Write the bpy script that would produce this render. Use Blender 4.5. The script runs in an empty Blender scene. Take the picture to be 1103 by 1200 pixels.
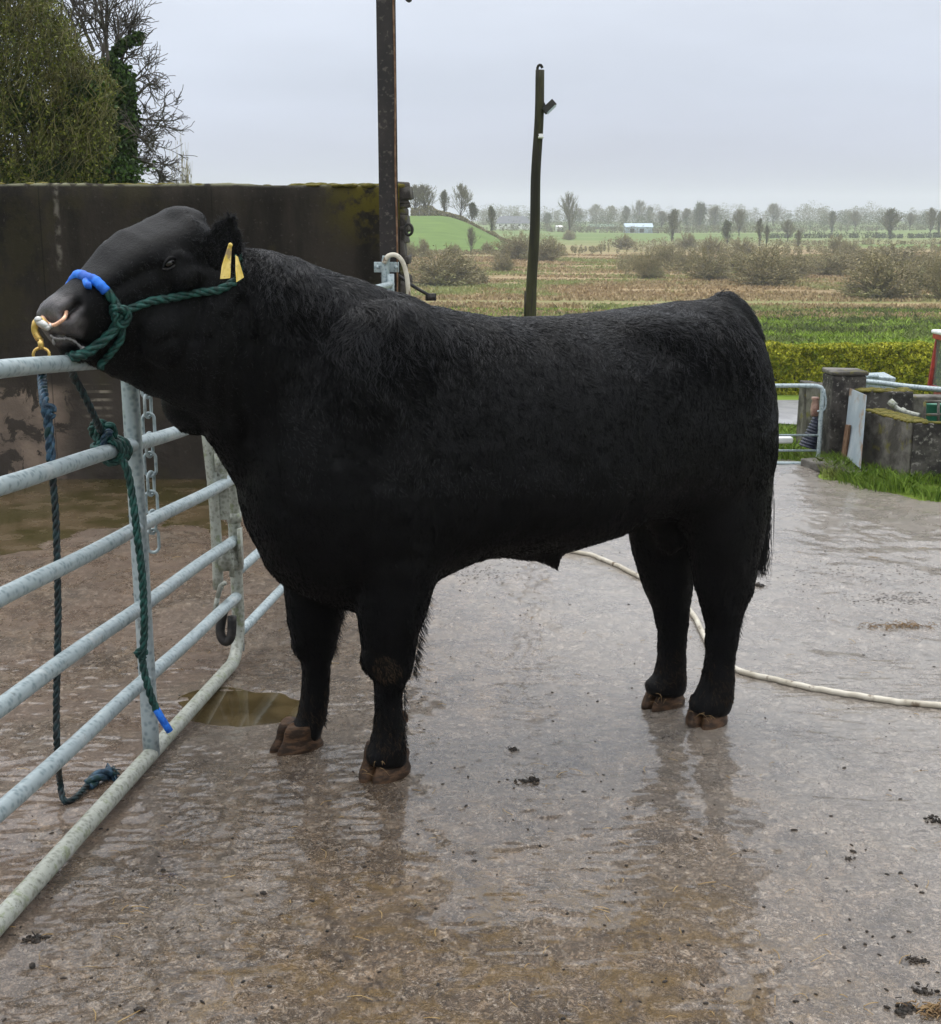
import bpy, math, random
import numpy as np
from mathutils import Vector, Matrix

random.seed(7); RNG = np.random.default_rng(7)
SC = bpy.context.scene
COL = SC.collection
R = math.radians
V3 = lambda p: np.array(p, float)

# ------------------------------------------------------------------ camera
CAMZ = 1.45; F = 1500.0; PITCH = math.atan(338 / 1500.0)
cam_d = bpy.data.cameras.new('camera'); cam = bpy.data.objects.new('camera', cam_d); COL.objects.link(cam)
cam.location = (0, 0, CAMZ); cam.rotation_euler = (R(90) - PITCH, 0, 0)
cam_d.sensor_fit = 'HORIZONTAL'; cam_d.sensor_width = 36; cam_d.lens = 36 * F / 1103
cam_d.clip_start = 0.05; cam_d.clip_end = 6000
SC.camera = cam
_f = V3((0, math.cos(PITCH), -math.sin(PITCH))); _u = V3((0, math.sin(PITCH), math.cos(PITCH))); _r = V3((1, 0, 0))
def ray(px, py): return _f * F + _r * (px - 551.5) - _u * (py - 600)
def at(px, py, Y):
    d = ray(px, py); p = d * (Y / d[1]); p[2] += CAMZ; return p
def atplane(px, py, P, n):
    d = ray(px, py); C = V3((0, 0, CAMZ)); t = np.dot(n, P - C) / np.dot(n, d); return C + d * t

# ------------------------------------------------------------------ noise / terrain
def vnoise(x, y, s, seed=0):
    x = np.asarray(x, float) * s; y = np.asarray(y, float) * s
    xi = np.floor(x).astype(np.int64); yi = np.floor(y).astype(np.int64)
    fx = x - xi; fy = y - yi; fx = fx * fx * (3 - 2 * fx); fy = fy * fy * (3 - 2 * fy)
    def h(a, b):
        n = (a * 374761393 + b * 668265263 + seed * 1442695041) & 0x7fffffff
        n = ((n ^ (n >> 13)) * 1274126177) & 0x7fffffff
        n = n ^ (n >> 16)
        return (n & 0xffff) / 65535.0 * 2 - 1
    return (h(xi, yi) * (1 - fx) + h(xi + 1, yi) * fx) * (1 - fy) + (h(xi, yi + 1) * (1 - fx) + h(xi + 1, yi + 1) * fx) * fy
def fbm(x, y, s, n=4, seed=0):
    t = 0; a = 1
    for i in range(n):
        t = t + a * vnoise(x, y, s * 2 ** i, seed + i * 17); a *= .5
    return t
def ss(a, b, x):
    t = np.clip((np.asarray(x, float) - a) / (b - a), 0, 1); return t * t * (3 - 2 * t)
PY = [-60, 0, 5.0, 5.6, 9.8, 16, 25, 31, 45, 80, 110, 160, 250, 400, 520, 700, 900, 2200]
PZ = [4.38, 0, -.365, -.383, -.385, -1.15, -2.42, -2.55, -3.0, -4.7, -5.4, -5.3, -4.9, -4.7, -3.05, -1.35, 1.3, 5]
def terr(x, y):
    x = np.asarray(x, float); y = np.asarray(y, float)
    z = np.interp(y, PY, PZ)
    z = z + .05 * ss(7.2, 9.2, y) * (1 - ss(9.6, 12, y)) * ss(2.6, 3.2, x)     # verge bank
    z = z - .9 * np.exp(-((x - 8.9) / 3.0) ** 2 - ((y - 22) / 3.5) ** 2)        # hollow where the tractor stands
    far = ss(60, 140, y)
    z = z + far * .5 * fbm(x, y, 1 / 60., 2, 3)
    hill = 8.1 * ss(16, -8, x) * ss(262, 322, y) * (1 - ss(345, 460, y))
    z = z + hill
    return z
YS_ = .5 * 1.02 ** np.arange(420)
def ground_at(px, py):
    d = ray(px, py); d = d / d[1]
    below = CAMZ + d[2] * YS_ < terr(d[0] * YS_, YS_); i = int(np.argmax(below)) if below.any() else len(YS_) - 1
    lo, hi = YS_[i - 1], YS_[i]
    for _ in range(14):
        m = (lo + hi) / 2
        if CAMZ + d[2] * m < float(terr(d[0] * m, m)): hi = m
        else: lo = m
    return V3((d[0] * hi, hi, float(terr(d[0] * hi, hi))))

# ------------------------------------------------------------------ object helpers
def tag(o, label=None, cat=None, group=None, kind=None):
    if label: o['label'] = label
    if cat: o['category'] = cat
    if group: o['group'] = group
    if kind: o['kind'] = kind
    return o
def empty(name, loc, label, cat, group=None):
    o = bpy.data.objects.new(name, None); COL.objects.link(o); o.location = loc
    o.empty_display_size = .1
    return tag(o, label, cat, group)
def link_mesh(name, me, mat=None, parent=None):
    o = bpy.data.objects.new(name, me); COL.objects.link(o)
    if mat:
        for m in (mat if isinstance(mat, (list, tuple)) else [mat]): me.materials.append(m)
    if parent is not None:
        o.parent = parent
        o.matrix_parent_inverse = Matrix.Translation(-Vector(parent.location)) if parent.type == 'EMPTY' else Matrix.Identity(4)
    return o
class MB:
    def __init__(s): s.v = []; s.f = []; s.n = 0; s.m = []
    def add(s, v, f, mi=0):
        v = np.asarray(v, float).reshape(-1, 3)
        s.v.append(v); s.f += [tuple(int(i) + s.n for i in q) for q in f]; s.m += [mi] * len(f); s.n += len(v); return s
    def quads(s, v4, mi=0):      # v4: (N,4,3)
        N = len(v4); s.v.append(v4.reshape(-1, 3))
        idx = (np.arange(N * 4).reshape(N, 4) + s.n).tolist(); s.f += [tuple(i) for i in idx]; s.m += [mi] * N; s.n += 4 * N; return s
    def box(s, c, size, rot=0, mi=0, tilt=None, jit=0):
        sx, sy, sz = [a / 2 for a in size]
        v = V3([(a * sx, b * sy, d * sz) for d in (-1, 1) for a, b in ((-1, -1), (1, -1), (1, 1), (-1, 1))])
        if jit: v = v + RNG.uniform(-jit, jit, v.shape)
        M = np.array(Matrix.Rotation(rot, 3, 'Z'))
        if tilt is not None: M = M @ np.array(tilt)
        v = v @ M.T + V3(c)
        return s.add(v, [(0, 3, 2, 1), (4, 5, 6, 7), (0, 1, 5, 4), (1, 2, 6, 5), (2, 3, 7, 6), (3, 0, 4, 7)], mi)
    def tube(s, pts, r, seg=10, cap=True, mi=0, closed=False):
        P = np.asarray(pts, float); n = len(P); r = np.broadcast_to(np.asarray(r, float), (n,))
        if closed: T = np.roll(P, -1, 0) - np.roll(P, 1, 0)
        else: T = np.gradient(P, axis=0)
        T /= np.linalg.norm(T, axis=1)[:, None] + 1e-12
        a = np.cross(T[0], (0, 0, 1) if abs(T[0][2]) < .9 else (1, 0, 0)); a /= np.linalg.norm(a)
        A = [a]
        for i in range(1, n):
            a = a - T[i] * np.dot(a, T[i]); a = a / (np.linalg.norm(a) + 1e-12); A.append(a)
        A = np.array(A); B = np.cross(T, A)
        th = np.arange(seg) * 2 * math.pi / seg
        v = P[:, None] + r[:, None, None] * (np.cos(th)[None, :, None] * A[:, None] + np.sin(th)[None, :, None] * B[:, None])
        f = []
        for i in range(n if closed else n - 1):
            j = (i + 1) % n
            for k in range(seg):
                l = (k + 1) % seg; f.append((i * seg + k, i * seg + l, j * seg + l, j * seg + k))
        if cap and not closed:
            f.append(tuple(range(seg))[::-1]); f.append(tuple(range((n - 1) * seg, n * seg)))
        return s.add(v.reshape(-1, 3), f, mi)
    def loft(s, rings, mi=0):    # rings (n,k,3)
        R_ = np.asarray(rings, float); n, k = R_.shape[:2]; f = []
        for i in range(n - 1):
            for a in range(k):
                b = (a + 1) % k; f.append((i * k + a, i * k + b, (i + 1) * k + b, (i + 1) * k + a))
        v = R_.reshape(-1, 3)
        v = np.vstack([v, R_[0].mean(0), R_[-1].mean(0)])
        for a in range(k):
            b = (a + 1) % k; f.append((n * k, b, a)); f.append((n * k + 1, (n - 1) * k + a, (n - 1) * k + b))
        return s.add(v, f, mi)
    def ell(s, c, r, M=None, u=20, w=12, mi=0):
        v = [(0, 0, 1)]; f = []
        for i in range(1, w):
            t = math.pi * i / w
            for j in range(u):
                p = 2 * math.pi * j / u; v.append((math.sin(t) * math.cos(p), math.sin(t) * math.sin(p), math.cos(t)))
        v.append((0, 0, -1)); L = len(v) - 1
        for j in range(u):
            f.append((0, 1 + j, 1 + (j + 1) % u)); f.append((L, L - u + (j + 1) % u, L - u + j))
        for i in range(w - 2):
            for j in range(u):
                a = 1 + i * u + j; b = 1 + i * u + (j + 1) % u; f.append((a, a + u, b + u, b))
        v = V3(v) * V3(r)
        if M is not None: v = v @ np.asarray(M).T
        return s.add(v + V3(c), f, mi)
    def mesh(s, name, smooth=True):
        me = bpy.data.meshes.new(name)
        v = np.vstack(s.v)
        me.from_pydata(v.tolist(), [], s.f)
        if any(s.m): me.polygons.foreach_set('material_index', np.array(s.m, np.int32))
        if smooth: me.polygons.foreach_set('use_smooth', np.ones(len(me.polygons), bool))
        me.update(); return me
    def build(s, name, mat=None, parent=None, smooth=True, bevel=0):
        o = link_mesh(name, s.mesh(name, smooth), mat, parent)
        if bevel:
            b = o.modifiers.new('bevel', 'BEVEL'); b.width = bevel; b.segments = 2; b.limit_method = 'ANGLE'
        return o
def grid_mesh(xs, ys, zf):
    X, Y = np.meshgrid(xs, ys); Z = zf(X, Y); n, m = X.shape
    me = bpy.data.meshes.new('grid')
    v = np.stack([X, Y, Z], -1).reshape(-1, 3)
    i = (np.arange(n - 1)[:, None] * m + np.arange(m - 1)[None]).reshape(-1)
    f = np.stack([i, i + 1, i + m + 1, i + m], 1)
    me.vertices.add(len(v)); me.vertices.foreach_set('co', v.ravel())
    me.loops.add(f.size); me.loops.foreach_set('vertex_index', f.ravel().astype(np.int32))
    me.polygons.add(len(f)); me.polygons.foreach_set('loop_start', (np.arange(len(f)) * 4).astype(np.int32))
    me.polygons.foreach_set('use_smooth', np.ones(len(f), bool))
    me.update(calc_edges=True); me.validate(); return me
def spline(pts, n=60):
    P = np.asarray(pts, float); m = len(P)
    Q = np.vstack([2 * P[0] - P[1], P, 2 * P[-1] - P[-2]]); out = []
    for t in np.linspace(0, m - 1 - 1e-9, n):
        i = int(t); u = t - i; a, b, c, d = Q[i:i + 4]
        out.append(.5 * ((2 * b) + (-a + c) * u + (2 * a - 5 * b + 4 * c - d) * u * u + (-a + 3 * b - 3 * c + d) * u ** 3))
    return np.array(out)

# ------------------------------------------------------------------ materials
class NT:
    def __init__(s, name):
        s.mat = bpy.data.materials.new(name); s.mat.use_nodes = True; s.t = s.mat.node_tree
        s.b = s.t.nodes['Principled BSDF']; s.tc = s.t.nodes.new('ShaderNodeTexCoord')
    def node(s, ty, **kw):
        n = s.t.nodes.new(ty)
        for k, v in kw.items(): setattr(n, k, v)
        return n
    def set(s, sock, v):
        if hasattr(v, 'is_output') or isinstance(v, bpy.types.NodeSocket): s.t.links.new(v, sock)
        elif isinstance(v, (tuple, list)) and len(v) == 3 and sock.type == 'RGBA': sock.default_value = (*v, 1)
        else: sock.default_value = v
    def mapping(s, scale=(1, 1, 1), rot=(0, 0, 0)):
        m = s.node('ShaderNodeMapping'); s.t.links.new(s.tc.outputs['Object'], m.inputs[0])
        m.inputs['Scale'].default_value = scale; m.inputs['Rotation'].default_value = rot; return m.outputs[0]
    def noise(s, scale, detail=4, rough=.55, vec=None, dist=0):
        n = s.node('ShaderNodeTexNoise'); n.inputs['Scale'].default_value = scale; n.inputs['Detail'].default_value = detail
        n.inputs['Roughness'].default_value = rough; n.inputs['Distortion'].default_value = dist
        s.t.links.new(vec if vec is not None else s.tc.outputs['Object'], n.inputs['Vector']); return n.outputs['Fac']
    def voro(s, scale, vec=None, out='Distance', feat='F1', rnd=1.0):
        n = s.node('ShaderNodeTexVoronoi', feature=feat); n.inputs['Scale'].default_value = scale; n.inputs['Randomness'].default_value = rnd
        s.t.links.new(vec if vec is not None else s.tc.outputs['Object'], n.inputs['Vector']); return n.outputs[out]
    def ramp(s, x, a, b, c0=0.0, c1=1.0):
        n = s.node('ShaderNodeMapRange', interpolation_type='SMOOTHSTEP'); s.set(n.inputs['Value'], x)
        n.inputs['From Min'].default_value = a; n.inputs['From Max'].default_value = b
        n.inputs['To Min'].default_value = c0; n.inputs['To Max'].default_value = c1; return n.outputs[0]
    def math(s, op, a, b=0.0):
        n = s.node('ShaderNodeMath', operation=op); s.set(n.inputs[0], a); s.set(n.inputs[1], b); return n.outputs[0]
    def mix(s, f, a, b, bt='MIX'):
        n = s.node('ShaderNodeMix', data_type='RGBA', blend_type=bt); s.set(n.inputs[0], f); s.set(n.inputs[6], a); s.set(n.inputs[7], b); return n.outputs[2]
    def bump(s, h, strength=.5, dist=.01, normal=None):
        n = s.node('ShaderNodeBump'); s.set(n.inputs['Height'], h); n.inputs['Strength'].default_value = strength; n.inputs['Distance'].default_value = dist
        if normal is not None: s.t.links.new(normal, n.inputs['Normal'])
        return n.outputs[0]
    def out(s, color=None, rough=None, normal=None, spec=None, metal=None, **kw):
        for k, v in (('Base Color', color), ('Roughness', rough), ('Normal', normal), ('Specular IOR Level', spec), ('Metallic', metal)):
            if v is not None: s.set(s.b.inputs[k], v)
        for k, v in kw.items(): s.set(s.b.inputs[k.replace('_', ' ')], v)
        return s.mat
    def xyz(s):
        n = s.node('ShaderNodeSeparateXYZ'); s.t.links.new(s.tc.outputs['Object'], n.inputs[0]); return n.outputs
def simple(name, c0, c1, scale=8, rough=.7, bump=.3, bd=.01, spec=.4, metal=0, c2=None, s2=40, stretch=(1, 1, 1), lo=.4, hi=.62):
    n = NT(name); v = n.mapping(stretch)
    f = n.ramp(n.noise(scale, 6, .6, v), lo, hi); c = n.mix(f, c0, c1)
    if c2: c = n.mix(n.ramp(n.noise(s2, 4, .6, v), .56, .66), c, c2)
    h = n.noise(scale * 5, 5, .65, v)
    return n.out(c, n.ramp(f, 0, 1, rough, rough * .8), n.bump(h, bump, bd), spec, metal)
def leafy(name, c0, c1, c2, sc=1.2, lo=.5, hi=.7):
    n = NT(name); g = n.node('ShaderNodeNewGeometry')
    c = n.mix(n.ramp(g.outputs['Random Per Island'], .1, .9), c0, c1)
    c = n.mix(n.ramp(n.noise(sc, 4, .6), lo, hi), c, c2)
    return n.out(c, .6, None, .25)
M = {}
# --- wet yard
def yard_mat():
    n = NT('wet_muddy_concrete'); X = n.xyz()
    big = n.noise(.9, 5, .6); med = n.noise(6, 7, .68, n.mapping((1, .8, 1), (0, 0, .3)), 1.0); fine = n.noise(34, 5, .72, n.mapping((1.15, .75, 1), (0, 0, .25)), 1.2)
    c = n.mix(n.ramp(med, .36, .66), (.082, .048, .021), (.30, .205, .122))
    c = n.mix(n.ramp(big, .42, .62), c, (.21, .155, .105))
    c = n.mix(n.ramp(fine, .50, .62, 0, .75), c, (.44, .35, .26))
    c = n.mix(n.ramp(n.noise(70, 4, .7, None, .8), .58, .66, 0, .75), c, (.04, .024, .012))
    sq = n.ramp(n.math('ABSOLUTE', n.math('SUBTRACT', n.noise(24, 6, .75, None, 2.2), .5)), .045, .004); c = n.mix(n.math('MULTIPLY', sq, .7), c, (.045, .028, .014))
    sp = n.ramp(n.noise(110, 3, .7), .60, .68); c = n.mix(n.math('MULTIPLY', sp, .6), c, (.05, .033, .02)); sp2 = n.ramp(n.noise(95, 3, .7, n.mapping((1, 1, 1), (0, 0, 1))), .60, .67); c = n.mix(n.math('MULTIPLY', sp2, .7), c, (.55, .47, .38))
    # ochre silt lying in the near middle of the yard
    dx = n.math('DIVIDE', n.math('SUBTRACT', X[0], .02), .95); dy = n.math('DIVIDE', n.math('SUBTRACT', X[1], 2.55), .85)
    r = n.math('ADD', n.math('MULTIPLY', dx, dx), n.math('MULTIPLY', dy, dy))
    rad = n.math('SUBTRACT', 1.0, n.math('MINIMUM', r, 1.0))
    oc = n.math('MULTIPLY', n.ramp(rad, 0, .6), n.ramp(n.noise(9, 6, .7, None, .8), .47, .62))
    c = n.mix(n.math('MULTIPLY', oc, .9), c, (.19, .115, .035))
    # drier pink-brown mud beyond the gate
    lf = n.math('MULTIPLY', n.ramp(X[0], -.75, -1.15), .5)
    c = n.mix(n.math('MULTIPLY', lf, n.ramp(n.noise(3, 4), .35, .6)), c, (.21, .135, .09))
    # paler colour far right stands in for sky shine on the wet concrete
    c = n.mix(n.math('MULTIPLY', n.ramp(n.math('ADD', X[0], n.math('MULTIPLY', X[1], .35)), 1.3, 3.0), .55), c, (.46, .42, .37))
    gr = n.noise(130, 3, .6); lump = n.noise(17, 5, .7, n.mapping((1.2, .8, 1), (0, 0, .2)), 1.2)
    brush = n.noise(60, 2, .5, n.mapping((.15, 1.4, 1), (0, 0, 1.05)))
    nb = n.bump(lump, 1.0, .024); nb = n.bump(fine, 1.0, .012, nb); nb = n.bump(gr, .8, .004, nb); nb = n.bump(n.math('SUBTRACT', 1.0, sq), .7, .006, nb); nb = n.bump(brush, .25, .003, nb)
    wet = n.ramp(n.noise(3.3, 6, .7, n.mapping((1, .8, 1)), .8), .40, .60)
    ro = n.math('SUBTRACT', n.ramp(wet, 0, 1, .34, .10), n.math('MULTIPLY', n.ramp(fine, .45, .6), -.10))
    ro = n.math('ADD', ro, n.math('MULTIPLY', lf, .16))
    return n.out(c, ro, nb, .85, None, Coat_Weight=.6, Coat_Roughness=.09, Coat_IOR=1.5)
M['yard'] = yard_mat()
def field_mat():
    n = NT('field_ground'); X = n.xyz()
    vm = n.mapping((.25, 1, 1))
    a = n.noise(.35, 7, .65, vm); b = n.noise(2.5, 5, .7, n.mapping((.5, 1, 1))); w = n.noise(.03, 3, .6, n.mapping((.3, 1, 1)))
    green = n.mix(n.ramp(a, .38, .6), (.095, .145, .022), (.175, .25, .038))
    green = n.mix(n.ramp(b, .5, .68, 0, .6), green, (.2, .23, .06))
    brown = n.mix(n.ramp(a, .35, .62), (.20, .145, .07), (.34, .25, .135))
    brown = n.mix(n.ramp(n.noise(.06, 5, .6, n.mapping((.15, 1, 1))), .52, .6, 0, .7), brown, (.16, .19, .06))
    far = n.mix(n.ramp(w, .45, .55), (.16, .2, .07), (.11, .17, .04))
    yy = n.math('ADD', X[1], n.math('MULTIPLY', n.math('SUBTRACT', n.noise(.12, 5, .7, n.mapping((.4, 1, 1))), .5), 60))
    c = n.mix(n.ramp(yy, 80, 108), green, brown)
    c = n.mix(n.ramp(yy, 330, 480), c, far)
    hz = n.math('MULTIPLY', n.ramp(n.math('ADD', X[2], n.math('MULTIPLY', n.noise(.2, 3), .4)), -4.6, -4.0), n.math('MULTIPLY', n.ramp(X[1], 250, 275), n.ramp(X[1], 420, 380)))
    c = n.mix(hz, c, n.mix(n.ramp(a, .3, .7), (.085, .145, .03), (.125, .20, .045)))
    return n.out(c, .85, n.bump(b, .6, .15), .15)
M['field'] = field_mat()
M['galv'] = None
def galv(name, c0=(.20, .255, .27), c1=(.36, .425, .44), green=0.0, metal=.35, rust=.35):
    n = NT(name); v = n.mapping((1, 1, 1))
    c = n.mix(n.ramp(n.voro(55, v), .1, .6), c0, c1)
    c = n.mix(n.ramp(n.noise(9, 5, .7), .55, .72, 0, .5), c, (.58, .6, .58))
    c = n.mix(n.ramp(n.noise(26, 5, .75), .60, .68, 0, rust), c, (.1, .075, .05))
    if green: c = n.mix(n.ramp(n.noise(22, 5, .75), .62 - green * .2, .70 - green * .1, 0, .85), c, (.19, .22, .12))
    if green: c = n.mix(n.ramp(n.noise(60, 4, .75), .56, .66, 0, .7), c, (.07, .07, .045))
    return n.out(c, n.ramp(n.noise(14, 4), .3, .7, .38, .6), n.bump(n.noise(90, 4), .25, .002), .5, metal)
M['galv'] = galv('galvanised_steel'); M['galv_moss'] = galv('mossy_galvanised_steel', (.19, .20, .165), (.33, .345, .30), .45, .1)
M['wall'] = None
def wall_mat():
    n = NT('weathered_concrete_wall'); X = n.xyz()
    st = n.noise(1.6, 6, .65, n.mapping((1.6, 1, .35)))
    c = n.mix(n.ramp(st, .35, .65), (.011, .0095, .0075), (.032, .027, .021))
    c = n.mix(n.ramp(n.noise(34, 4, .7), .6, .7, 0, .35), c, (.09, .085, .07))
    c = n.mix(n.ramp(n.noise(2.2, 5, .7, n.mapping((1, 1, .8))), .5, .62, 0, .55), c, (.034, .030, .014))
    # green-yellow moss creeping down from the right top corner
    mz = n.math('MULTIPLY', n.ramp(X[2], 1.2, 1.62), n.ramp(X[0], -1.15, -.75))
    c = n.mix(n.math('MULTIPLY', mz, n.ramp(n.noise(6, 6, .7), .42, .54)), c, (.075, .062, .008))
    # paler flaking render low at the left
    lz = n.math('MULTIPLY', n.ramp(X[2], .34, .22), n.ramp(X[0], -2.85, -3.1))
    c = n.mix(n.math('MULTIPLY', lz, n.ramp(n.noise(4.5, 6, .7, None, .7), .44, .5)), c, (.25, .19, .145))
    bands = n.math('MULTIPLY', n.ramp(n.math('SINE', n.math('MULTIPLY', X[2], 105.0)), .2, .8), n.math('MULTIPLY', n.math('MULTIPLY', n.ramp(X[0], -2.86, -2.80), n.ramp(X[0], -2.60, -2.66)), n.math('MULTIPLY', n.ramp(X[2], .04, .08), n.ramp(X[2], .32, .28))))
    c = n.mix(n.math('MULTIPLY', bands, n.ramp(n.noise(12, 4), .40, .55, .2, .9)), c, (.26, .23, .18))
    drip = n.math('MULTIPLY', n.ramp(n.math('ABSOLUTE', n.math('ADD', n.math('ADD', X[0], 2.90), n.math('MULTIPLY', n.noise(5, 3), .06))), .03, .004), n.ramp(X[2], 1.1, 1.2))
    c = n.mix(n.math('MULTIPLY', drip, n.ramp(n.noise(14, 5), .4, .6)), c, (.12, .11, .09))
    seam = n.ramp(n.math('ABSOLUTE', n.math('SUBTRACT', n.math('FRACT', n.math('MULTIPLY', X[0], .82)), .5)), .006, .001)
    c = n.mix(n.math('MULTIPLY', seam, .6), c, (.006, .005, .004))
    lz2 = n.ramp(X[2], .62, .1)
    c = n.mix(n.math('MULTIPLY', lz2, n.ramp(n.noise(2.1, 5, .6), .4, .6, .15, .65)), c, (.06, .05, .042))
    edge = n.ramp(X[2], 1.70, 1.735)
    c = n.mix(n.math('MULTIPLY', edge, n.ramp(n.noise(13, 4), .38, .52)), c, (.22, .22, .14))
    return n.out(c, .75, n.bump(n.math('ADD', n.noise(14, 6, .7), n.math('MULTIPLY', st, .6)), .8, .016), .12)
M['wall'] = wall_mat()
M['stone'] = simple('dark_lichen_stone', (.035, .03, .026), (.09, .08, .07), 9, .85, .6, .02, c2=(.09, .085, .02), s2=12)
M['steel_brown'] = simple('rusty_brown_steel', (.010, .008, .0075), (.022, .016, .014), 6, .6, .3, .004, c2=(.07, .058, .05), s2=30, lo=.35, hi=.75)
M['pole_wood'] = simple('mossy_pole_wood', (.012, .011, .006), (.05, .048, .014), 5, .85, .7, .01, stretch=(1, 1, .12), c2=(.015, .012, .009), s2=20)
M['conc_block'] = simple('mossy_concrete_block', (.05, .045, .037), (.15, .14, .12), 5, .85, .6, .015, c2=(.12, .11, .03), s2=8)
M['conc_dark'] = simple('dark_damp_concrete', (.02, .018, .016), (.07, .063, .055), 7, .8, .6, .015, c2=(.18, .17, .15), s2=30)
M['moss'] = simple('yellow_green_moss', (.09, .085, .012), (.17, .14, .02), 14, .95, .9, .02)
M['board'] = simple('pale_blue_sheet_metal', (.30, .36, .40), (.42, .47, .50), 3, .5, .1, .004, c2=(.3, .22, .16), s2=5)
M['rust'] = simple('brown_rust', (.12, .06, .03), (.2, .12, .07), 12, .8, .5, .005)
M['iron'] = simple('blackened_iron', (.01, .01, .01), (.03, .026, .022), 20, .6, .4, .004)
M['white_pl'] = simple('white_plastic', (.6, .6, .57), (.72, .72, .70), 9, .4, .1, .003)
M['hose'] = simple('cream_rubber_hose', (.42, .38, .30), (.58, .54, .45), 7, .5, .15, .002, c2=(.16, .12, .08), s2=16)
M['brass'] = simple('brass', (.55, .36, .10), (.75, .52, .18), 30, .33, .2, .001, metal=.85)
M['chrome'] = simple('dull_nickel', (.45, .45, .43), (.65, .64, .6), 40, .35, .2, .001, metal=.8)
M['copper'] = simple('copper', (.75, .42, .26), (.85, .52, .36), 30, .3, .1, .001, metal=.5)
def rope_mat(name, a, b, sc=60, c2=None):
    n = NT(name); c = n.mix(n.ramp(n.noise(sc, 3), .42, .6), a, b)
    if c2: c = n.mix(n.ramp(n.noise(28, 3), .52, .6), c, c2)
    return n.out(c, .55, n.bump(n.noise(260, 3), .5, .0015), .4)
M['rope_green'] = rope_mat('green_rope', (.003, .026, .022), (.012, .075, .062))
M['rope_dark'] = rope_mat('dark_wet_rope', (.004, .008, .009), (.010, .03, .034))
M['rope_blue'] = rope_mat('blue_green_rope', (.006, .022, .042), (.03, .075, .12), c2=(.005, .03, .03))
M['tape'] = rope_mat('blue_tape', (.004, .08, .42), (.015, .17, .70), 25)
M['tag'] = simple('yellow_tag', (.55, .38, .05), (.72, .55, .16), 25, .5, .1, .001, c2=(.28, .2, .1), s2=30)
M['hoofm'] = simple('brown_hoof_horn', (.022, .012, .006), (.085, .045, .022), 22, .55, .6, .004, spec=.2, c2=(.03, .018, .01), s2=34, stretch=(1, 1, 3))
M['eye'] = NT('eye').out((.003, .0025, .0025), .04, None, .6)
M['skin'] = None
n = NT('bull_skin'); at_ = n.node('ShaderNodeAttribute', attribute_name='muzzle'); mzf = at_.outputs['Fac']
_c0 = n.mix(n.ramp(n.noise(14, 5), .4, .6), (.0013, .0014, .0016), (.003, .0031, .0036)); _c1 = n.mix(n.ramp(n.noise(38, 4), .4, .62), (.025, .020, .021), (.055, .046, .048))
M['skin'] = n.out(n.mix(n.node('ShaderNodeAttribute', attribute_name='nostril').outputs['Fac'], n.mix(mzf, _c0, _c1), (.001, .0008, .0008)), n.ramp(mzf, 0, 1, .5, .33), n.bump(n.noise(260, 4, .7, n.mapping((1, 1, .6))), .6, .002, n.bump(n.noise(90, 5, .75, n.mapping((1, 1, .5))), .7, .005)), n.ramp(mzf, 0, 1, .13, .7)); M['muzzle'] = M['skin']
M['nostril'] = NT('nostril_dark').out((.003, .002, .002), .8, None, .1)
n = NT('bull_hair'); M['hair'] = n.out(n.mix(n.ramp(n.noise(9, 4), .35, .65), (.0006, .0007, .0009), (.0018, .002, .0026)), .45, None, .085)
n = NT('bull_sheen_hair'); M['hair_sheen'] = n.out(n.mix(n.ramp(n.noise(9, 4), .35, .65), (.002, .0022, .003), (.008, .0088, .0115)), .36, None, .40)  # lighter than the coat hair, with sheen put into its colour
M['hair_mud'] = NT('muddy_hair').out((.045, .028, .014), .6, None, .2)
M['lid'] = NT('eyelid').out((.012, .011, .012), .35, None, .5)
M['hair2'] = NT('tail_hair').out((.003, .003, .0035), .45, None, .3)
M['foam'] = NT('saliva').out((.22, .21, .21), .3, None, .6)
M['dung'] = simple('dark_dung', (.012, .009, .006), (.035, .024, .015), 40, .6, .8, .006)
M['straw'] = simple('wet_straw', (.3, .19, .07), (.45, .31, .13), 20, .6, .3, .002)
M['straw_dark'] = simple('muddy_straw', (.12, .07, .03), (.28, .18, .08), 30, .7, .3, .002)
nw = NT('puddle_water'); M['water'] = nw.out(nw.mix(nw.ramp(nw.noise(6, 4), .4, .6), (.05, .036, .014), (.085, .062, .028)), .06, nw.bump(nw.noise(30, 3), .06, .002), .6)
nn = NT('shallow_puddle'); M['water2'] = nn.out(nn.mix(nn.ramp(nn.noise(2.5, 5, .6), .4, .6), (.045, .038, .012), (.09, .065, .035)), nn.ramp(nn.noise(5, 5, .6), .45, .62, .06, .35), nn.bump(nn.noise(24, 3), .08, .003), .6)
M['grass'] = leafy('verge_grass', (.085, .16, .018), (.19, .28, .035), (.23, .24, .07))
M['fgrass'] = leafy('meadow_grass', (.15, .23, .02), (.27, .38, .045), (.12, .15, .04), .22, .46, .58)
M['rush'] = leafy('brown_rushes', (.24, .17, .085), (.42, .31, .17), (.24, .27, .09), .05, .5, .6)
M['hedge'] = leafy('hedge_leaves', (.14, .17, .010), (.46, .44, .035), (.2, .25, .02), 2.5)
M['ivy'] = leafy('ivy_leaves', (.014, .034, .006), (.05, .10, .014), (.04, .07, .01))
M['willow'] = leafy('willow_leaves', (.055, .068, .010), (.15, .155, .022), (.10, .075, .02))
M['twig'] = simple('grey_twigs', (.05, .042, .034), (.10, .085, .07), 3, .9, .1)
M['twig_w'] = simple('olive_twigs', (.07, .068, .02), (.15, .13, .045), 3, .9, .1)
M['bark'] = simple('bark', (.03, .026, .02), (.07, .06, .048), 6, .9, .5)
M['fartwig'] = leafy('distant_twigs', (.10, .10, .05), (.18, .17, .09), (.10, .14, .05))
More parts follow.
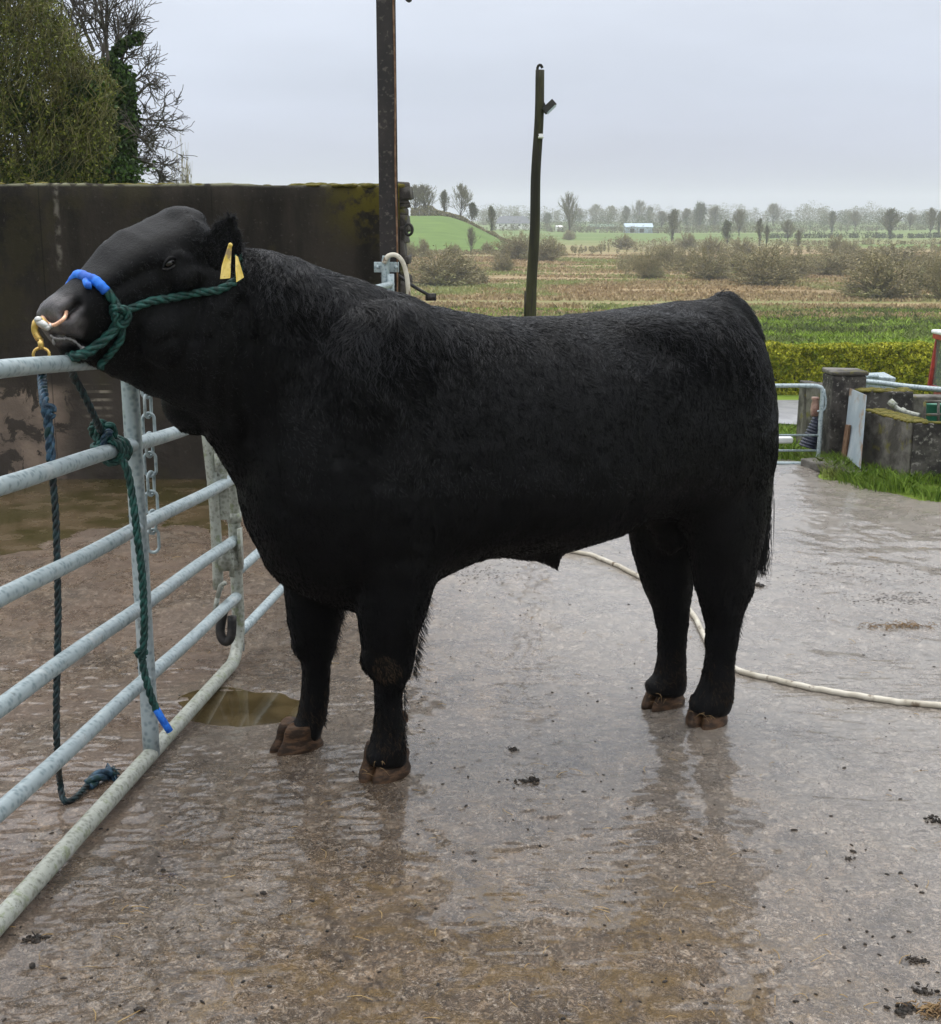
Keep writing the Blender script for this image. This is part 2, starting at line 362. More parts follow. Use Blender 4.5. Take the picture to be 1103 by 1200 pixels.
M['fardark'] = leafy('distant_evergreen', (.03, .05, .018), (.07, .095, .03), (.05, .075, .025))
M['scrub'] = leafy('scrub_twigs', (.17, .15, .07), (.30, .255, .13), (.19, .20, .07))

# ------------------------------------------------------------------ world and sun
w = bpy.data.worlds.new('World'); SC.world = w; w.use_nodes = True; nt = w.node_tree
bg = nt.nodes['Background']; L = nt.links.new
def wn(t, **k):
    n_ = nt.nodes.new(t)
    for a, b in k.items(): setattr(n_, a, b)
    return n_
sky = wn('ShaderNodeTexSky', sky_type='NISHITA'); sky.sun_disc = False; sky.sun_elevation = R(72); sky.sun_rotation = R(20); sky.dust_density = 5
tc = wn('ShaderNodeTexCoord'); sep = wn('ShaderNodeSeparateXYZ'); L(tc.outputs['Generated'], sep.inputs[0])
mp = wn('ShaderNodeMapping'); L(tc.outputs['Generated'], mp.inputs[0]); mp.inputs['Scale'].default_value = (1, 1, 5)
ns = wn('ShaderNodeTexNoise'); ns.inputs['Scale'].default_value = 1.9; ns.inputs['Detail'].default_value = 5; ns.inputs['Roughness'].default_value = .5; L(mp.outputs[0], ns.inputs['Vector'])
cr = wn('ShaderNodeValToRGB'); L(sep.outputs[2], cr.inputs[0]); e = cr.color_ramp.elements
e[0].position = 0.0; e[0].color = (4.7, 5.0, 6.1, 1); e[1].position = 1; e[1].color = (19, 19.4, 20, 1)
for p, c in ((.05, (4.9, 5.3, 6.5)), (.10, (5.5, 6.05, 7.2)), (.17, (6.6, 7.15, 8.2)), (.5, (15.5, 15.9, 16.6))):
    k = cr.color_ramp.elements.new(p); k.color = (*c, 1)
cm = wn('ShaderNodeMapRange'); L(ns.outputs['Fac'], cm.inputs['Value']); cm.inputs['From Min'].default_value = .3; cm.inputs['From Max'].default_value = .7; cm.inputs['To Min'].default_value = .87; cm.inputs['To Max'].default_value = 1.12
vm = wn('ShaderNodeVectorMath', operation='SCALE'); L(cr.outputs[0], vm.inputs[0]); L(cm.outputs[0], vm.inputs['Scale'])
mx = wn('ShaderNodeMix', data_type='RGBA'); mx.inputs[0].default_value = .92; L(sky.outputs[0], mx.inputs[6]); L(vm.outputs[0], mx.inputs[7])
L(mx.outputs[2], bg.inputs['Color']); bg.inputs['Strength'].default_value = .1
sd = bpy.data.lights.new('sun', 'SUN'); so = bpy.data.objects.new('sun', sd); COL.objects.link(so)
sd.energy = .9; sd.angle = R(25); sd.color = (1, .97, .93)
so.rotation_euler = (R(-14), R(-12), 0)
SC.view_settings.view_transform = 'Standard'; SC.view_settings.look = 'None'; SC.view_settings.exposure = .2; SC.view_settings.gamma = 1
SC.render.engine = 'CYCLES'
try:
    SC.cycles.use_denoising = True; SC.cycles.volume_bounces = 1; SC.cycles.max_bounces = 6; SC.cycles.transparent_max_bounces = 16
except Exception: pass

# ------------------------------------------------------------------ ground sheets
def nonuni(a, b, s0, g):
    out = [0.0]; s = s0
    while out[-1] < b: out.append(out[-1] + s); s *= g
    p = [-q for q in out[1:] if q < -a * 1.1 + s]
    return np.array(sorted(p) + out)
xs = nonuni(-2000, 2000, .25, 1.035); ys = np.concatenate([np.arange(-40, 0, 4.), np.cumsum(np.concatenate([[0], .2 * 1.0135 ** np.arange(370)]))])
ys = ys[ys < 2150]
me = grid_mesh(xs, ys, lambda X, Y: terr(X, Y) - .02 - .18 * ss(2.2, 1.6, X) * ss(9.6, 8.9, Y) * ss(-8.5, -8, X))
tag(link_mesh('ground', me, M['field']), 'rough green and brown fields falling away to the valley', None, None, 'structure')

def yard_edge(Y): return np.interp(Y, [0, 5, 8.0, 8.4, 9.0, 9.3, 10.4], [6, 5.6, 3.6, 3.05, 2.72, 2.62, 2.70])
_p = ground_at(288, 828); PCX, PCY, PCZ = float(_p[0]), float(_p[1]), float(_p[2])
def yard_z(X, Y):
    z = terr(X, Y)
    d = fbm(X, Y, 2.2, 2, 5) * .007 + fbm(X, Y, 9, 3, 9) * .0032 + fbm(X * .7, Y * 1.5, 30, 2, 21) * .0016
    rp = np.sqrt(((X - PCX) / .25) ** 2 + ((Y - PCY) / .19) ** 2); k = np.exp(-(rp / 1.6) ** 4); z = z * (1 - k) + PCZ * k
    dip = .040 * ss(6.9, 8.1, Y + .9 * fbm(X, Y, .9, 4, 77)) * ss(-1.25, -1.75, X + .25 * vnoise(X, Y, 2, 5))
    z = z + d * (1 - ss(9.4, 11, Y)) - .026 * np.exp(-(rp / .85) ** 4) - dip
    z = np.where(X > yard_edge(Y) + .05 * vnoise(X, Y, 3, 4), z - .06, z)
    return z
ysx = np.concatenate([np.linspace(-9, -2.6, 70)[:-1], np.linspace(-2.6, 3.2, 480), np.linspace(3.2, 6.5, 60)[1:]])
ysy = np.concatenate([np.linspace(-3, 1.8, 30)[:-1], np.linspace(1.8, 5.2, 360)[:-1], np.linspace(5.2, 10.6, 230)])
tag(link_mesh('yard', grid_mesh(ysx, ysy, yard_z), M['yard']), 'wet muddy concrete farmyard', None, None, 'structure')

# lane beyond the gate
b = MB(); rows = []
for x in np.linspace(-2, 14, 60):
    y0 = 25.6 + .05 * x; rows.append([(x, yy, float(terr(x, yy)) + .03) for yy in np.linspace(y0, y0 + 3.2, 6)])
rows = np.array(rows); k = 6; f = [(i * k + j, (i + 1) * k + j, (i + 1) * k + j + 1, i * k + j + 1) for i in range(59) for j in range(5)]
b.add(rows.reshape(-1, 3), f); M['lane'] = simple('wet_tarmac_lane', (.2, .2, .21), (.3, .3, .31), 2, .35, .3, .01, spec=.7)
tag(b.build('road', M['lane']), 'wet grey lane beyond the gate', None, None, 'structure')

# puddles
def puddle(name, cx, cy, rx, ry, z, mat, label, seed):
    th = np.linspace(0, 2 * math.pi, 48, endpoint=False); b = MB()
    rr = 1 + .28 * np.array([float(vnoise(math.cos(t) * 1.4 + 9, math.sin(t) * 1.4, 1.3, seed)) for t in th])
    v = [(cx, cy, z)] + [(cx + rx * r * math.cos(t), cy + ry * r * math.sin(t), z) for t, r in zip(th, rr)]
    b.add(v, [(0, 1 + i, 1 + (i + 1) % 48) for i in range(48)])
    return tag(b.build(name, mat), label, None, None, 'structure')
PCX2 = PCX
puddle('puddle', PCX - .02, PCY, .29, .22, PCZ - .008, M['water'], 'small brown puddle beside the gate end', 3)
b = MB(); b.add([(-6.2, 6.7, -.398), (-1.0, 6.7, -.398), (-1.0, 9.32, -.398), (-6.2, 9.32, -.398)], [(0, 1, 2, 3)])
tag(b.build('puddle', M['water2']), 'shallow brown water along the foot of the concrete wall', None, None, 'structure')
# ------------------------------------------------------------------ the bull
def plan(p): return V3((p[0], p[1], 0))
hf = [ground_at(446, 912), ground_at(344, 878), ground_at(826, 850), ground_at(776, 829)]   # near front, far front, near hind, far hind
mf = plan(hf[0] + hf[1]) / 2; mh = plan(hf[2] + hf[3]) / 2
bx = mf - mh; bx /= np.linalg.norm(bx)             # towards the head
by = np.cross((0, 0, 1), bx); by = by if by[1] < 0 else -by   # lateral, towards the camera
def onplane(px, py, off=0.0): return atplane(px, py, mf + by * off, by)
def side(p): return float(np.dot(p - mf, by))
print('BULL', hf, 'bx', bx, 'offs', [side(h) for h in hf])
offs0 = [side(h) for h in hf]
def ring(top, bot, lat, hw, k=36, e=2.2, eb=None, skew=0.0):
    top, bot = V3(top), V3(bot); c = (top + bot) / 2; u = (top - bot) / 2; out = []
    for i in range(k):
        t = 2 * math.pi * i / k; cc, s_ = math.cos(t), math.sin(t)
        ex = e if cc > 0 or eb is None else eb
        a = math.copysign(abs(cc) ** (2 / ex), cc); q = math.copysign(abs(s_) ** (2 / ex), s_)
        out.append(c + u * a + lat * q * hw * (1 + skew * a))
    return out
B = MB()
tor = [(283, 480, 590, .10), (292, 430, 625, .17), (312, 370, 660, .235), (340, 330, 692, .275), (375, 318, 706, .305), (410, 330, 712, .325), (450, 347, 704, .335),
       (500, 361, 672, .335), (550, 369, 651, .345), (600, 373, 645, .35), (650, 372, 641, .35), (700, 367, 626, .34), (740, 362, 606, .33), (780, 358, 605, .315),
       (815, 353, 615, .30), (836, 353, 618, .275), (856, 362, 612, .245), (873, 392, 592, .20), (884, 432, 560, .14)]
B.loft([ring(onplane(x, a), onplane(x, c), by, h, e=2.5, eb=2.2, skew=-.12) for x, a, c, h in tor])
# neck: slices from withers to the back of the head, swinging towards the camera
def Ymid(px): return onplane(px, 400)[1]
HY = 3.66
nk = [((455, 362), (410, 700), .25, None), ((400, 328), (330, 660), .255, None), ((352, 306), (286, 585), .225, None), ((315, 293), (255, 530), .195, .25), ((285, 291), (225, 490), .17, .55), ((252, 285), (195, 470), .145, .85), ((225, 268), (172, 458), .12, 1.0)]
rings = []; cen = []
for (a, c, h, t) in nk:
    Yc = Ymid((a[0] + c[0]) / 2); Yc = Yc if t is None else Yc * (1 - t) + (HY + .03) * t
    cen.append((at(*a, Yc), at(*c, Yc), h))
mid = np.array([(a + c) / 2 for a, c, h in cen])
T = np.gradient(mid, axis=0)
for i, (a, c, h) in enumerate(cen):
    lat = np.cross(T[i], a - c); lat /= np.linalg.norm(lat); rings.append(ring(a, c, lat, h, e=2.1))
B.loft(rings)
# head, in slices from poll to muzzle
hd = [((250, 275), (198, 462), .105, 3.72), ((232, 256), (178, 466), .125, 3.70), ((212, 247), (158, 455), .13, 3.665), ((184, 264), (136, 444), .125, 3.62), ((157, 275), (122, 436), .112, 3.58), ((136, 291), (109, 430), .096, 3.545), ((118, 309), (98, 425), .082, 3.515),
      ((102, 321), (86, 420), .075, 3.485), ((84, 334), (75, 414), .078, 3.46), ((68, 343), (66, 407), .080, 3.44), ((57, 350), (59, 398), .068, 3.43), ((51, 360), (55, 386), .045, 3.42)]
hc = [(at(*a, Y), at(*c, Y), h) for a, c, h, Y in hd]
mid = np.array([(a + c) / 2 for a, c, h in hc]); T = np.gradient(mid, axis=0); rings = []
for i, (a, c, h) in enumerate(hc):
    lat = np.cross(T[i], a - c); lat /= np.linalg.norm(lat)
    if lat[1] > 0: lat = -lat
    rings.append(ring(a, c, lat, h * (.94 if i < 7 else 1), e=4.2 if i < 7 else (3.0 if i < 9 else 2.2), eb=2.0, skew=.12 if i < 7 else 0))
B.loft(rings)
HF = T[6] / np.linalg.norm(T[6]); HU = hc[6][0] - hc[6][1]; HU -= HF * np.dot(HU, HF); HU /= np.linalg.norm(HU); HL = np.cross(HF, HU); HL = HL if HL[1] < 0 else -HL
HM = np.stack([HF, HL, HU], 1)
def hp(px, py, Y, l=0, f=0, u=0): return at(px, py, Y) + HL * l + HF * f + HU * u
B.ell(hp(215, 256, 3.68), (.05, .075, .03), HM)                      # poll knob
for s_ in (1, -1):
    B.ell(hp(186, 296, 3.62, .098 * s_), (.055, .026, .024), HM)           # brow
    B.ell(hp(196, 318, 3.62, .085 * s_), (.052, .034, .038), HM)       # eye socket
    B.ell(hp(185, 385, 3.63, .06 * s_), (.11, .055, .10), HM)          # cheek muscle
    B.ell(hp(74, 366, 3.45, .040 * s_), (.045, .038, .036), HM)          # nostril wing
B.ell(hp(92, 410, 3.475, 0, 0, -.004), (.055, .05, .028), HM)           # chin
# dewlap folds and jowl
B.ell(at(228, 470, 3.78), (.10, .09, .10)); B.ell(at(266, 420, 3.84), (.08, .145, .17)); B.ell(at(325, 575, 3.92), (.11, .16, .16)); B.ell(at(352, 625, 3.93), (.10, .18, .13))
def bell(px, py, off, r, rot=0):
    c = onplane(px, py, off); Mx = np.stack([bx, by, V3((0, 0, 1))], 1) @ np.array(Matrix.Rotation(rot, 3, 'Y')); B.ell(c, r, Mx)
for s_ in (1, -1):
    bell(440, 470, .18 * s_, (.24, .15, .30), -.25)      # shoulder blade
    bell(452, 590, .185 * s_, (.18, .12, .18))           # upper arm
    bell(805, 450, .14 * s_, (.23, .155, .23))            # hip and thigh
    bell(824, 540, .15 * s_, (.15, .13, .22))
    bell(765, 400, .13 * s_, (.20, .13, .09))            # hook bone
    bell(845, 382, .08 * s_, (.09, .07, .07))            # pins
bell(842, 364, 0, (.10, .05, .045)); bell(856, 372, 0, (.05, .04, .05))
bell(385, 640, 0, (.22, .16, .16)); bell(640, 560, 0, (.55, .30, .2))
bell(785, 628, .0, (.055, .06, .075)); B.ell(onplane(775, 600, 0), (.06, .08, .1))
# sheath
B.loft([ring(onplane(x, a, .10), onplane(x, c, .10), by, h) for x, a, c, h in [(560, 625, 650, .03), (600, 628, 654, .055), (632, 628, 660, .055), (650, 634, 669, .045), (656, 648, 674, .022)]])
for off_, px_k, py_k in ((offs0[0], 442, 772), (offs0[1], 360, 752)): bell(px_k, py_k, off_, (.055, .06, .062))
for off_, px_k, py_k in ((offs0[2], 870, 690), (offs0[3], 800, 688)): bell(px_k, py_k, off_, (.035, .032, .055))
# tail: from the tail head down the back of the rump
tl = [onplane(*q) for q in [(840, 356), (862, 362), (880, 388), (891, 425), (895, 470), (895, 520), (890, 570), (883, 612)]]
B.tube(spline(tl, 30), np.interp(np.linspace(0, 1, 30), [0, .25, 1], [.055, .035, .018]), 12)
# legs
def leg(rows, off, shift=None):
    rg = []
    for (y, xl, xr, h) in rows:
        o = off * (1.0)
        q_ = 2.5 if y > 700 else 0; a, c = onplane(xl + q_, y, o), onplane(xr - q_, y, o); rg.append(ring(a, c, by, h, e=2.3))
    B.loft(rg)
offs = [side(h) for h in hf]
leg([(560, 395, 540, .10), (600, 400, 531, .12), (660, 412, 513, .115), (700, 417, 503, .10), (740, 420, 492, .085), (765, 424, 488, .075), (785, 430, 483, .07), (803, 437, 475, .058), (830, 438, 473, .052), (855, 436, 476, .055), (872, 433, 477, .058), (886, 425, 479, .060), (896, 427, 476, .054)], offs[0])
leg([(600, 310, 420, .10), (650, 322, 414, .11), (690, 333, 408, .10), (730, 335, 400, .085), (750, 341, 396, .075), (768, 349, 391, .068), (790, 353, 388, .058), (820, 351, 386, .052), (845, 345, 383, .055), (857, 334, 378, .057), (867, 331, 374, .053)], offs[1])
leg([(540, 770, 903, .12), (590, 792, 898, .13), (620, 803, 892, .12), (650, 811, 885, .105), (675, 815, 882, .085), (692, 817, 880, .075), (710, 822, 874, .066), (735, 828, 867, .056), (770, 827, 862, .052), (795, 823, 861, .055), (815, 815, 858, .057), (826, 808, 857, .059), (835, 808, 853, .054)], offs[2])
leg([(540, 720, 850, .11), (590, 732, 840, .12), (620, 738, 828, .11), (650, 744, 813, .10), (675, 752, 810, .085), (692, 758, 809, .075), (715, 766, 808, .065), (740, 771, 806, .055), (775, 770, 804, .052), (794, 766, 803, .055), (804, 756, 805, .059), (813, 756, 801, .054)], offs[3])
# ears (thick leaf shape with a hollow)
def ear(base, tip, nrm, wd, side_):
    base, tip = V3(base), V3(tip); ax = tip - base; nrm = V3(nrm); nrm -= ax * np.dot(nrm, ax) / np.dot(ax, ax); nrm /= np.linalg.norm(nrm)
    wv = np.cross(ax, nrm); wv /= np.linalg.norm(wv); rg = []
    for t in np.linspace(0, 1, 12):
        hw = wd * (.45 + .75 * math.sin(math.pi * min(1, t * 1.05 + .08)) ** .8) * (1 - t ** 7 * .75)
        r_ = []
        for i in range(24):
            a = 2 * math.pi * i / 24; x = math.cos(a); y = math.sin(a)
            th = .013 if y < 0 else .013; cup = .45 * hw * x * x * (1 - t * .5)
            r_.append(base + ax * t + wv * hw * x + nrm * (th * y + cup))
        rg.append(r_)
    B.loft(rg)
e0 = at(259, 318, 3.57); e1 = at(272, 253, 3.52)
ear(e0, e1, (-.35, -1, .1), .056, 1)
ear(hp(205, 285, 3.66, -.10), hp(215, 283, 3.66, -.27, -.06, -.02), (-.5, .2, .3), .035, -1)

raw = link_mesh('bull', B.mesh('bull_raw', False))
m = raw.modifiers.new('r', 'REMESH'); m.mode = 'VOXEL'; m.voxel_size = .0085; m.use_smooth_shade = True
m = raw.modifiers.new('s', 'SMOOTH'); m.factor = .6; m.iterations = 4
dg = bpy.context.evaluated_depsgraph_get()
bm_ = bpy.data.meshes.new_from_object(raw.evaluated_get(dg)); bm_.name = 'bull'
raw.modifiers.clear(); raw.data = bm_
_c = np.empty(len(bm_.vertices) * 3); bm_.vertices.foreach_get('co', _c); _c = _c.reshape(-1, 3)
_q = _c - V3((0, 0, CAMZ)); _z = _q @ _f; _px = 551.5 + F * (_c[:, 0]) / _z; _py = 600 - F * (_q @ _u) / _z
_w = ss(265, 330, _px) * (1 - .85 * ss(690, 730, _py)) * (1 - .6 * ss(600, 690, _py) * (_px > 700))
vg = raw.vertex_groups.new(name='torso')
for q_ in range(1, 11):
    ids = np.where((_w > (q_ - .5) / 10) & (_w <= (q_ + .5) / 10))[0]
    if len(ids): vg.add(ids.tolist(), q_ / 10, 'REPLACE')
m = raw.modifiers.new('s2', 'SMOOTH'); m.factor = .7; m.iterations = 55; m.vertex_group = 'torso'
dg = bpy.context.evaluated_depsgraph_get(); dg.update()
bm2 = bpy.data.meshes.new_from_object(raw.evaluated_get(dg)); raw.modifiers.clear(); raw.data = bm2; raw.vertex_groups.clear(); bm_ = bm2
N = len(bm_.vertices); co = np.empty(N * 3); bm_.vertices.foreach_get('co', co); co = co.reshape(-1, 3)
nor = np.empty(N * 3); bm_.vertices.foreach_get('normal', nor); nor = nor.reshape(-1, 3)
# selective smoothing is done by the modifier; now carve nostrils, mouth, eye corners, neck folds
def seg_dist(P, pts):
    d = np.full(len(P), 9.); pts = np.asarray(pts)
    for a, b_ in zip(pts[:-1], pts[1:]):
        ab = b_ - a; t = np.clip(((P - a) @ ab) / (ab @ ab), 0, 1); d = np.minimum(d, np.linalg.norm(P - (a + t[:, None] * ab), axis=1))
    return d
nearest_cache = {}
def surf(px, py, Ymin=2.8):      # first body vertex met along the camera ray (nearest to the ray, closest to the lens)
    d = ray(px, py); d = d / np.linalg.norm(d); C = V3((0, 0, CAMZ)); rel = co - C; t = rel @ d
    r_ = np.linalg.norm(rel - t[:, None] * d, axis=1); ok = np.where(r_ < .010)[0]
    if len(ok) == 0: ok = np.array([np.argmin(r_)])
    return co[ok[np.argmin(t[ok])]].copy()
nos = surf(82, 361); nosd = [surf(73, 366), surf(81, 361), surf(88, 354)]
d = seg_dist(co, nosd); nosm = 1 - ss(.008, .015, d); co -= nor * (.030 * np.exp(-(d / .0135) ** 2))[:, None]
nosd2 = [p - HL * np.dot(p - mid[8], HL) * 2 for p in nosd]
d = seg_dist(co, nosd2); nosm = np.maximum(nosm, 1 - ss(.008, .015, d)); co -= nor * (.020 * np.exp(-(d / .0105) ** 2))[:, None]
d0 = seg_dist(co, [surf(57, 394), surf(70, 397), surf(86, 401), surf(102, 407)])
co -= nor * (.014 * np.exp(-(d0 / .008) ** 2))[:, None]
es = surf(200, 312)
for cpt, amp in ((es, .012), (es - HL * np.dot(es - mid[3], HL) * 2, .012)):
    d = seg_dist(co, [cpt - HF * .022 + HU * .002, cpt + HF * .026 - HU * .012]); co -= nor * (amp * np.exp(-(d / .013) ** 2))[:, None]
    d = seg_dist(co, [cpt - HF * .03 + HU * .022, cpt + HF * .03 + HU * .012]); co += nor * (.007 * np.exp(-(d / .012) ** 2))[:, None]
    d = seg_dist(co, [cpt - HF * .02 - HU * .022, cpt + HF * .045 - HU * .035]); co += nor * (.004 * np.exp(-(d / .009) ** 2))[:, None]
# skin folds down the throat and shoulder (near side and far side alike)
for pts, amp, wd in (([(178, 318), (152, 330), (132, 345)], .010, .020), ([(236, 300), (232, 350), (226, 400)], .010, .014), ([(150, 390), (180, 410), (205, 400)], .007, .014), ([(282, 350), (280, 430), (290, 520)], .012, .018), ([(268, 375), (262, 440), (262, 500)], .009, .014), ([(305, 400), (318, 500), (330, 600)], .008, .02), ([(398, 360), (385, 450), (392, 540)], .010, .025), ([(250, 400), (236, 470)], .008, .012),
                     ([(520, 420), (512, 540), (500, 640)], .012, .035), ([(735, 610), (760, 520), (765, 440)], .008, .03), ([(410, 640), (420, 700)], .01, .02)):
    d = seg_dist(co, [surf(*q) for q in pts]); co -= nor * (amp * np.exp(-(d / wd) ** 2))[:, None]
# a slightly lumpy coat
co += nor * (.0035 * vnoise(co[:, 0] + co[:, 1] * .7, co[:, 2], 9, 2) + .0016 * vnoise(co[:, 0] + co[:, 1] * .7, co[:, 2], 28, 8))[:, None] * ss(.0, .25, np.linalg.norm(co - mid[8], axis=1))[:, None]
bm_.vertices.foreach_set('co', co.ravel()); bm_.update()
bm_.vertices.foreach_get('normal', nor_ := np.empty(N * 3)); nor = nor_.reshape(-1, 3)
bull = raw; bull.name = 'bull'
for m_ in (M['skin'], M['muzzle'], M['nostril']): bm_.materials.append(m_)
NF = len(bm_.polygons); fc = np.empty(NF * 3); bm_.polygons.foreach_get('center', fc); fc = fc.reshape(-1, 3)
muz = mid[9]; hx = (fc - muz) @ HF; hu = (fc - muz) @ HU
mi = np.zeros(NF, np.int32)
md = seg_dist(fc, [mid[11] + HU * .01, mid[10], nos - HF * .00])
na = bm_.attributes.new('nostril', 'FLOAT', 'POINT'); na.data.foreach_set('value', nosm.astype(np.float32))  # blackens the skin inside the nostrils, the hollow's shade painted in
av = bm_.attributes.new('muzzle', 'FLOAT', 'POINT'); vx = (co - muz) @ HF; vu = (co - muz) @ HU
mz = ss(-.045, .0, vx - .5 * np.clip(-vu, 0, 1) + .012 * vnoise(co[:, 0] * 1, co[:, 2], 60, 3)) * (np.linalg.norm(co - mid[10], axis=1) < .14) * ss(-.07, -.04, vu)
av.data.foreach_set('value', mz.astype(np.float32))
bm_.polygons.foreach_set('material_index', mi); bm_.polygons.foreach_set('use_smooth', np.ones(NF, bool)); bm_.update()
tag(bull, 'black bull standing side on across the yard with its head up over the gate', 'bull')
def bpart(b, name, mat, **k): return b.build(name, mat, bull, **k)

# eye
for s_ in (1, -1):
    p = es if s_ == 1 else es - HL * np.dot(es - mid[3], HL) * 2
    bpart(MB().ell(p - HL * .010 * s_ + HU * .001, (.020, .013, .012), HM), 'eye', M['eye'])
    if s_ == 1:
        up_ = [p - HL * .004 + HF * dx + HU * dz for dx, dz in ((.026, -.006), (.016, .008), (.002, .014), (-.012, .012), (-.024, .002))]
        lo_ = [p - HL * .004 + HF * dx + HU * dz for dx, dz in ((.028, -.008), (.014, -.012), (.0, -.012), (-.014, -.008), (-.024, .0))]
        bpart(MB().tube(spline(up_, 16), np.interp(np.linspace(0, 1, 16), [0, .5, 1], [.003, .0062, .003]), 8), 'eyelid', M['skin']); bpart(MB().tube(spline(lo_, 16), .0034, 8), 'eyelid', M['lid'])
# wet lip edge
# hooves: two claws and two dewclaws each
def hoof(foot, toe, sc=1.0, spread=.027):
    root = V3(foot); toe = V3(toe); toe = toe / np.linalg.norm(toe); lat = np.cross((0, 0, 1), toe); b = MB()
    for s_ in (-1, 1):
        rg = []
        for t in np.linspace(0, 1, 9):
            hgt = t * .084 * sc; back = -.060 + .004 * t; front = .098 - .042 * t ** 1.0; wdt = .037 - .006 * t
            flare = 1 + .05 * math.sin(t * math.pi * 3)
            r_ = []
            for i in range(22):
                a = 2 * math.pi * i / 22; x = math.cos(a); y = math.sin(a)
                L_ = (front - back) / 2; cx = (front + back) / 2
                taper = 1 - .42 * max(0, x) ** 2
                r_.append(root + toe * (cx + L_ * x * flare) * sc + lat * (s_ * spread * (1 - .06 * t) + wdt * y * taper * flare - s_ * .008 * max(0, x)) * sc + V3((0, 0, hgt * (1 - .30 * max(0, -x)))))
            rg.append(r_)
        b.loft(rg)
    o = bpart(b, 'hoof', M['hoofm'])
    for s_ in (-1, 1):
        q = root - toe * .046 * sc + lat * .022 * s_ + V3((0, 0, .148 * sc)); rg = []
        dirv = -toe * .8 + V3((0, 0, -.7))
        for t, r_ in ((0, .024), (.4, .022), (.8, .014), (1, .006)):
            rg.append([q + dirv * .042 * t + (lat * math.cos(a) + np.cross(dirv, lat) / 1.06 * math.sin(a)) * r_ for a in np.linspace(0, 2 * math.pi, 10, endpoint=False)])
        bpart(MB().loft(rg), 'dewclaw', M['hoofm'])
toe_dir = bx * .85 + by * .35
for (hx_, g, sc_, td) in ((0, (453, 906), 1.2, bx * .75 + by * .65), (1, (352, 876), 1.14, bx * .9 + by * .35), (2, (829, 846), 1.15, bx * .7 + by * .6), (3, (779, 825), 1.15, bx * .85 + by * .4)):
    g_ = ground_at(*g); g_[2] += .001; hoof(g_, td, sc_)
# straw and mud stuck to the feet
sb = MB()
for (px, py, Y) in ((452, 897, hf[0][1] - .1), (432, 905, hf[0][1] - .1), (770, 815, hf[3][1] - .07), (760, 822, hf[3][1] - .08), (790, 822, hf[3][1] - .06), (835, 840, hf[2][1] - .07), (822, 838, hf[2][1] - .09)):
    for k in range(3):
        p = at(px + random.uniform(-14, 14), py + random.uniform(-6, 6), Y); q = p + V3((random.uniform(-.04, .04), random.uniform(-.015, .015), random.uniform(-.03, .02))); mdp = (p + q) / 2 + V3((0, -.006, .008))
        sb.tube(spline([p, mdp, q], 6), .0010, 4)
tag(bpart(sb, 'straw_on_hooves', M['straw_dark']), kind='stuff')

# ------------------------------------------------------------------ coat (hair strands grown from the skin)
tri = []
bm_.calc_loop_triangles(); lt = np.empty(len(bm_.loop_triangles) * 3, np.int32); bm_.loop_triangles.foreach_get('vertices', lt); lt = lt.reshape(-1, 3)
A_, B_, C_ = co[lt[:, 0]], co[lt[:, 1]], co[lt[:, 2]]
ar = np.linalg.norm(np.cross(B_ - A_, C_ - A_), axis=1) / 2
tc_ = (A_ + B_ + C_) / 3
fx = (tc_ - mf) @ bx; fy = (tc_ - mf) @ by; fz = tc_[:, 2]
def proj(P):
    rel = P - V3((0, 0, CAMZ)); dz = rel @ _f; return 551.5 + F * rel[:, 0] / dz, 600 - F * (rel @ _u) / dz
NH = 200000
dens = ar.copy()
pxx, pyy = proj(tc_)
topl = np.interp(pxx, [280, 330, 430, 460, 560, 680, 860, 880, 910], [288, 292, 333, 348, 366, 364, 350, 372, 440])
depth_top = pyy - topl
dens *= 1 + 1.8 * np.exp(-np.clip(depth_top, 0, 400) / 60.)
facing = ((tc_ - V3((0, 0, CAMZ))) * ((nor[lt[:, 0]] + nor[lt[:, 1]] + nor[lt[:, 2]]) / 3)).sum(1)
dens *= np.where(facing < .6, 1, .2)
hfd = (tc_ - muz) @ HF
bare = (np.linalg.norm(tc_ - mid[10], axis=1) < .12) | (seg_dist(tc_, [es - HF * .02, es + HF * .02]) < .022)
dens[bare] = 0; dens[tc_[:, 2] < terr(tc_[:, 0], tc_[:, 1]) + .098] = 0
cum = np.cumsum(dens); cum /= cum[-1]
ti = np.searchsorted(cum, RNG.random(NH)); r1 = np.sqrt(RNG.random(NH)); r2 = RNG.random(NH)
P = A_[ti] * (1 - r1)[:, None] + B_[ti] * (r1 * (1 - r2))[:, None] + C_[ti] * (r1 * r2)[:, None]
Nn = nor[lt[ti, 0]] * (1 - r1)[:, None] + nor[lt[ti, 1]] * (r1 * (1 - r2))[:, None] + nor[lt[ti, 2]] * (r1 * r2)[:, None]; Nn /= np.linalg.norm(Nn, axis=1)[:, None]
px_, py_ = proj(P); dt = py_ - topl[ti]
headm = ss(300, 250, px_) * (py_ < 500)
legm = ss(650, 720, py_)
L_ = np.full(NH, .013)
mane_and_sheen = np.exp(-((px_ - 425) / 100) ** 2) * np.exp(-np.clip(dt, 0, 500) / 55.)
back = np.exp(-np.clip(dt, 0, 500) / 30.) * ss(420, 520, px_)
L_ += .064 * mane_and_sheen + .020 * back + .012 * ss(700, 800, px_) * np.exp(-((dt - 45) / 50) ** 2) + .003 * legm
L_ = L_ * (1 - .38 * headm) 
comb = -bx[None] * (.45 + .3 * back)[:, None] + V3((0, 0, -1))[None] * (1.0 - .2 * back)[:, None]
hm = (headm > .4)[:, None]; comb = np.where(hm, -HF[None] * 1.0 + V3((0, 0, -.2))[None], comb)
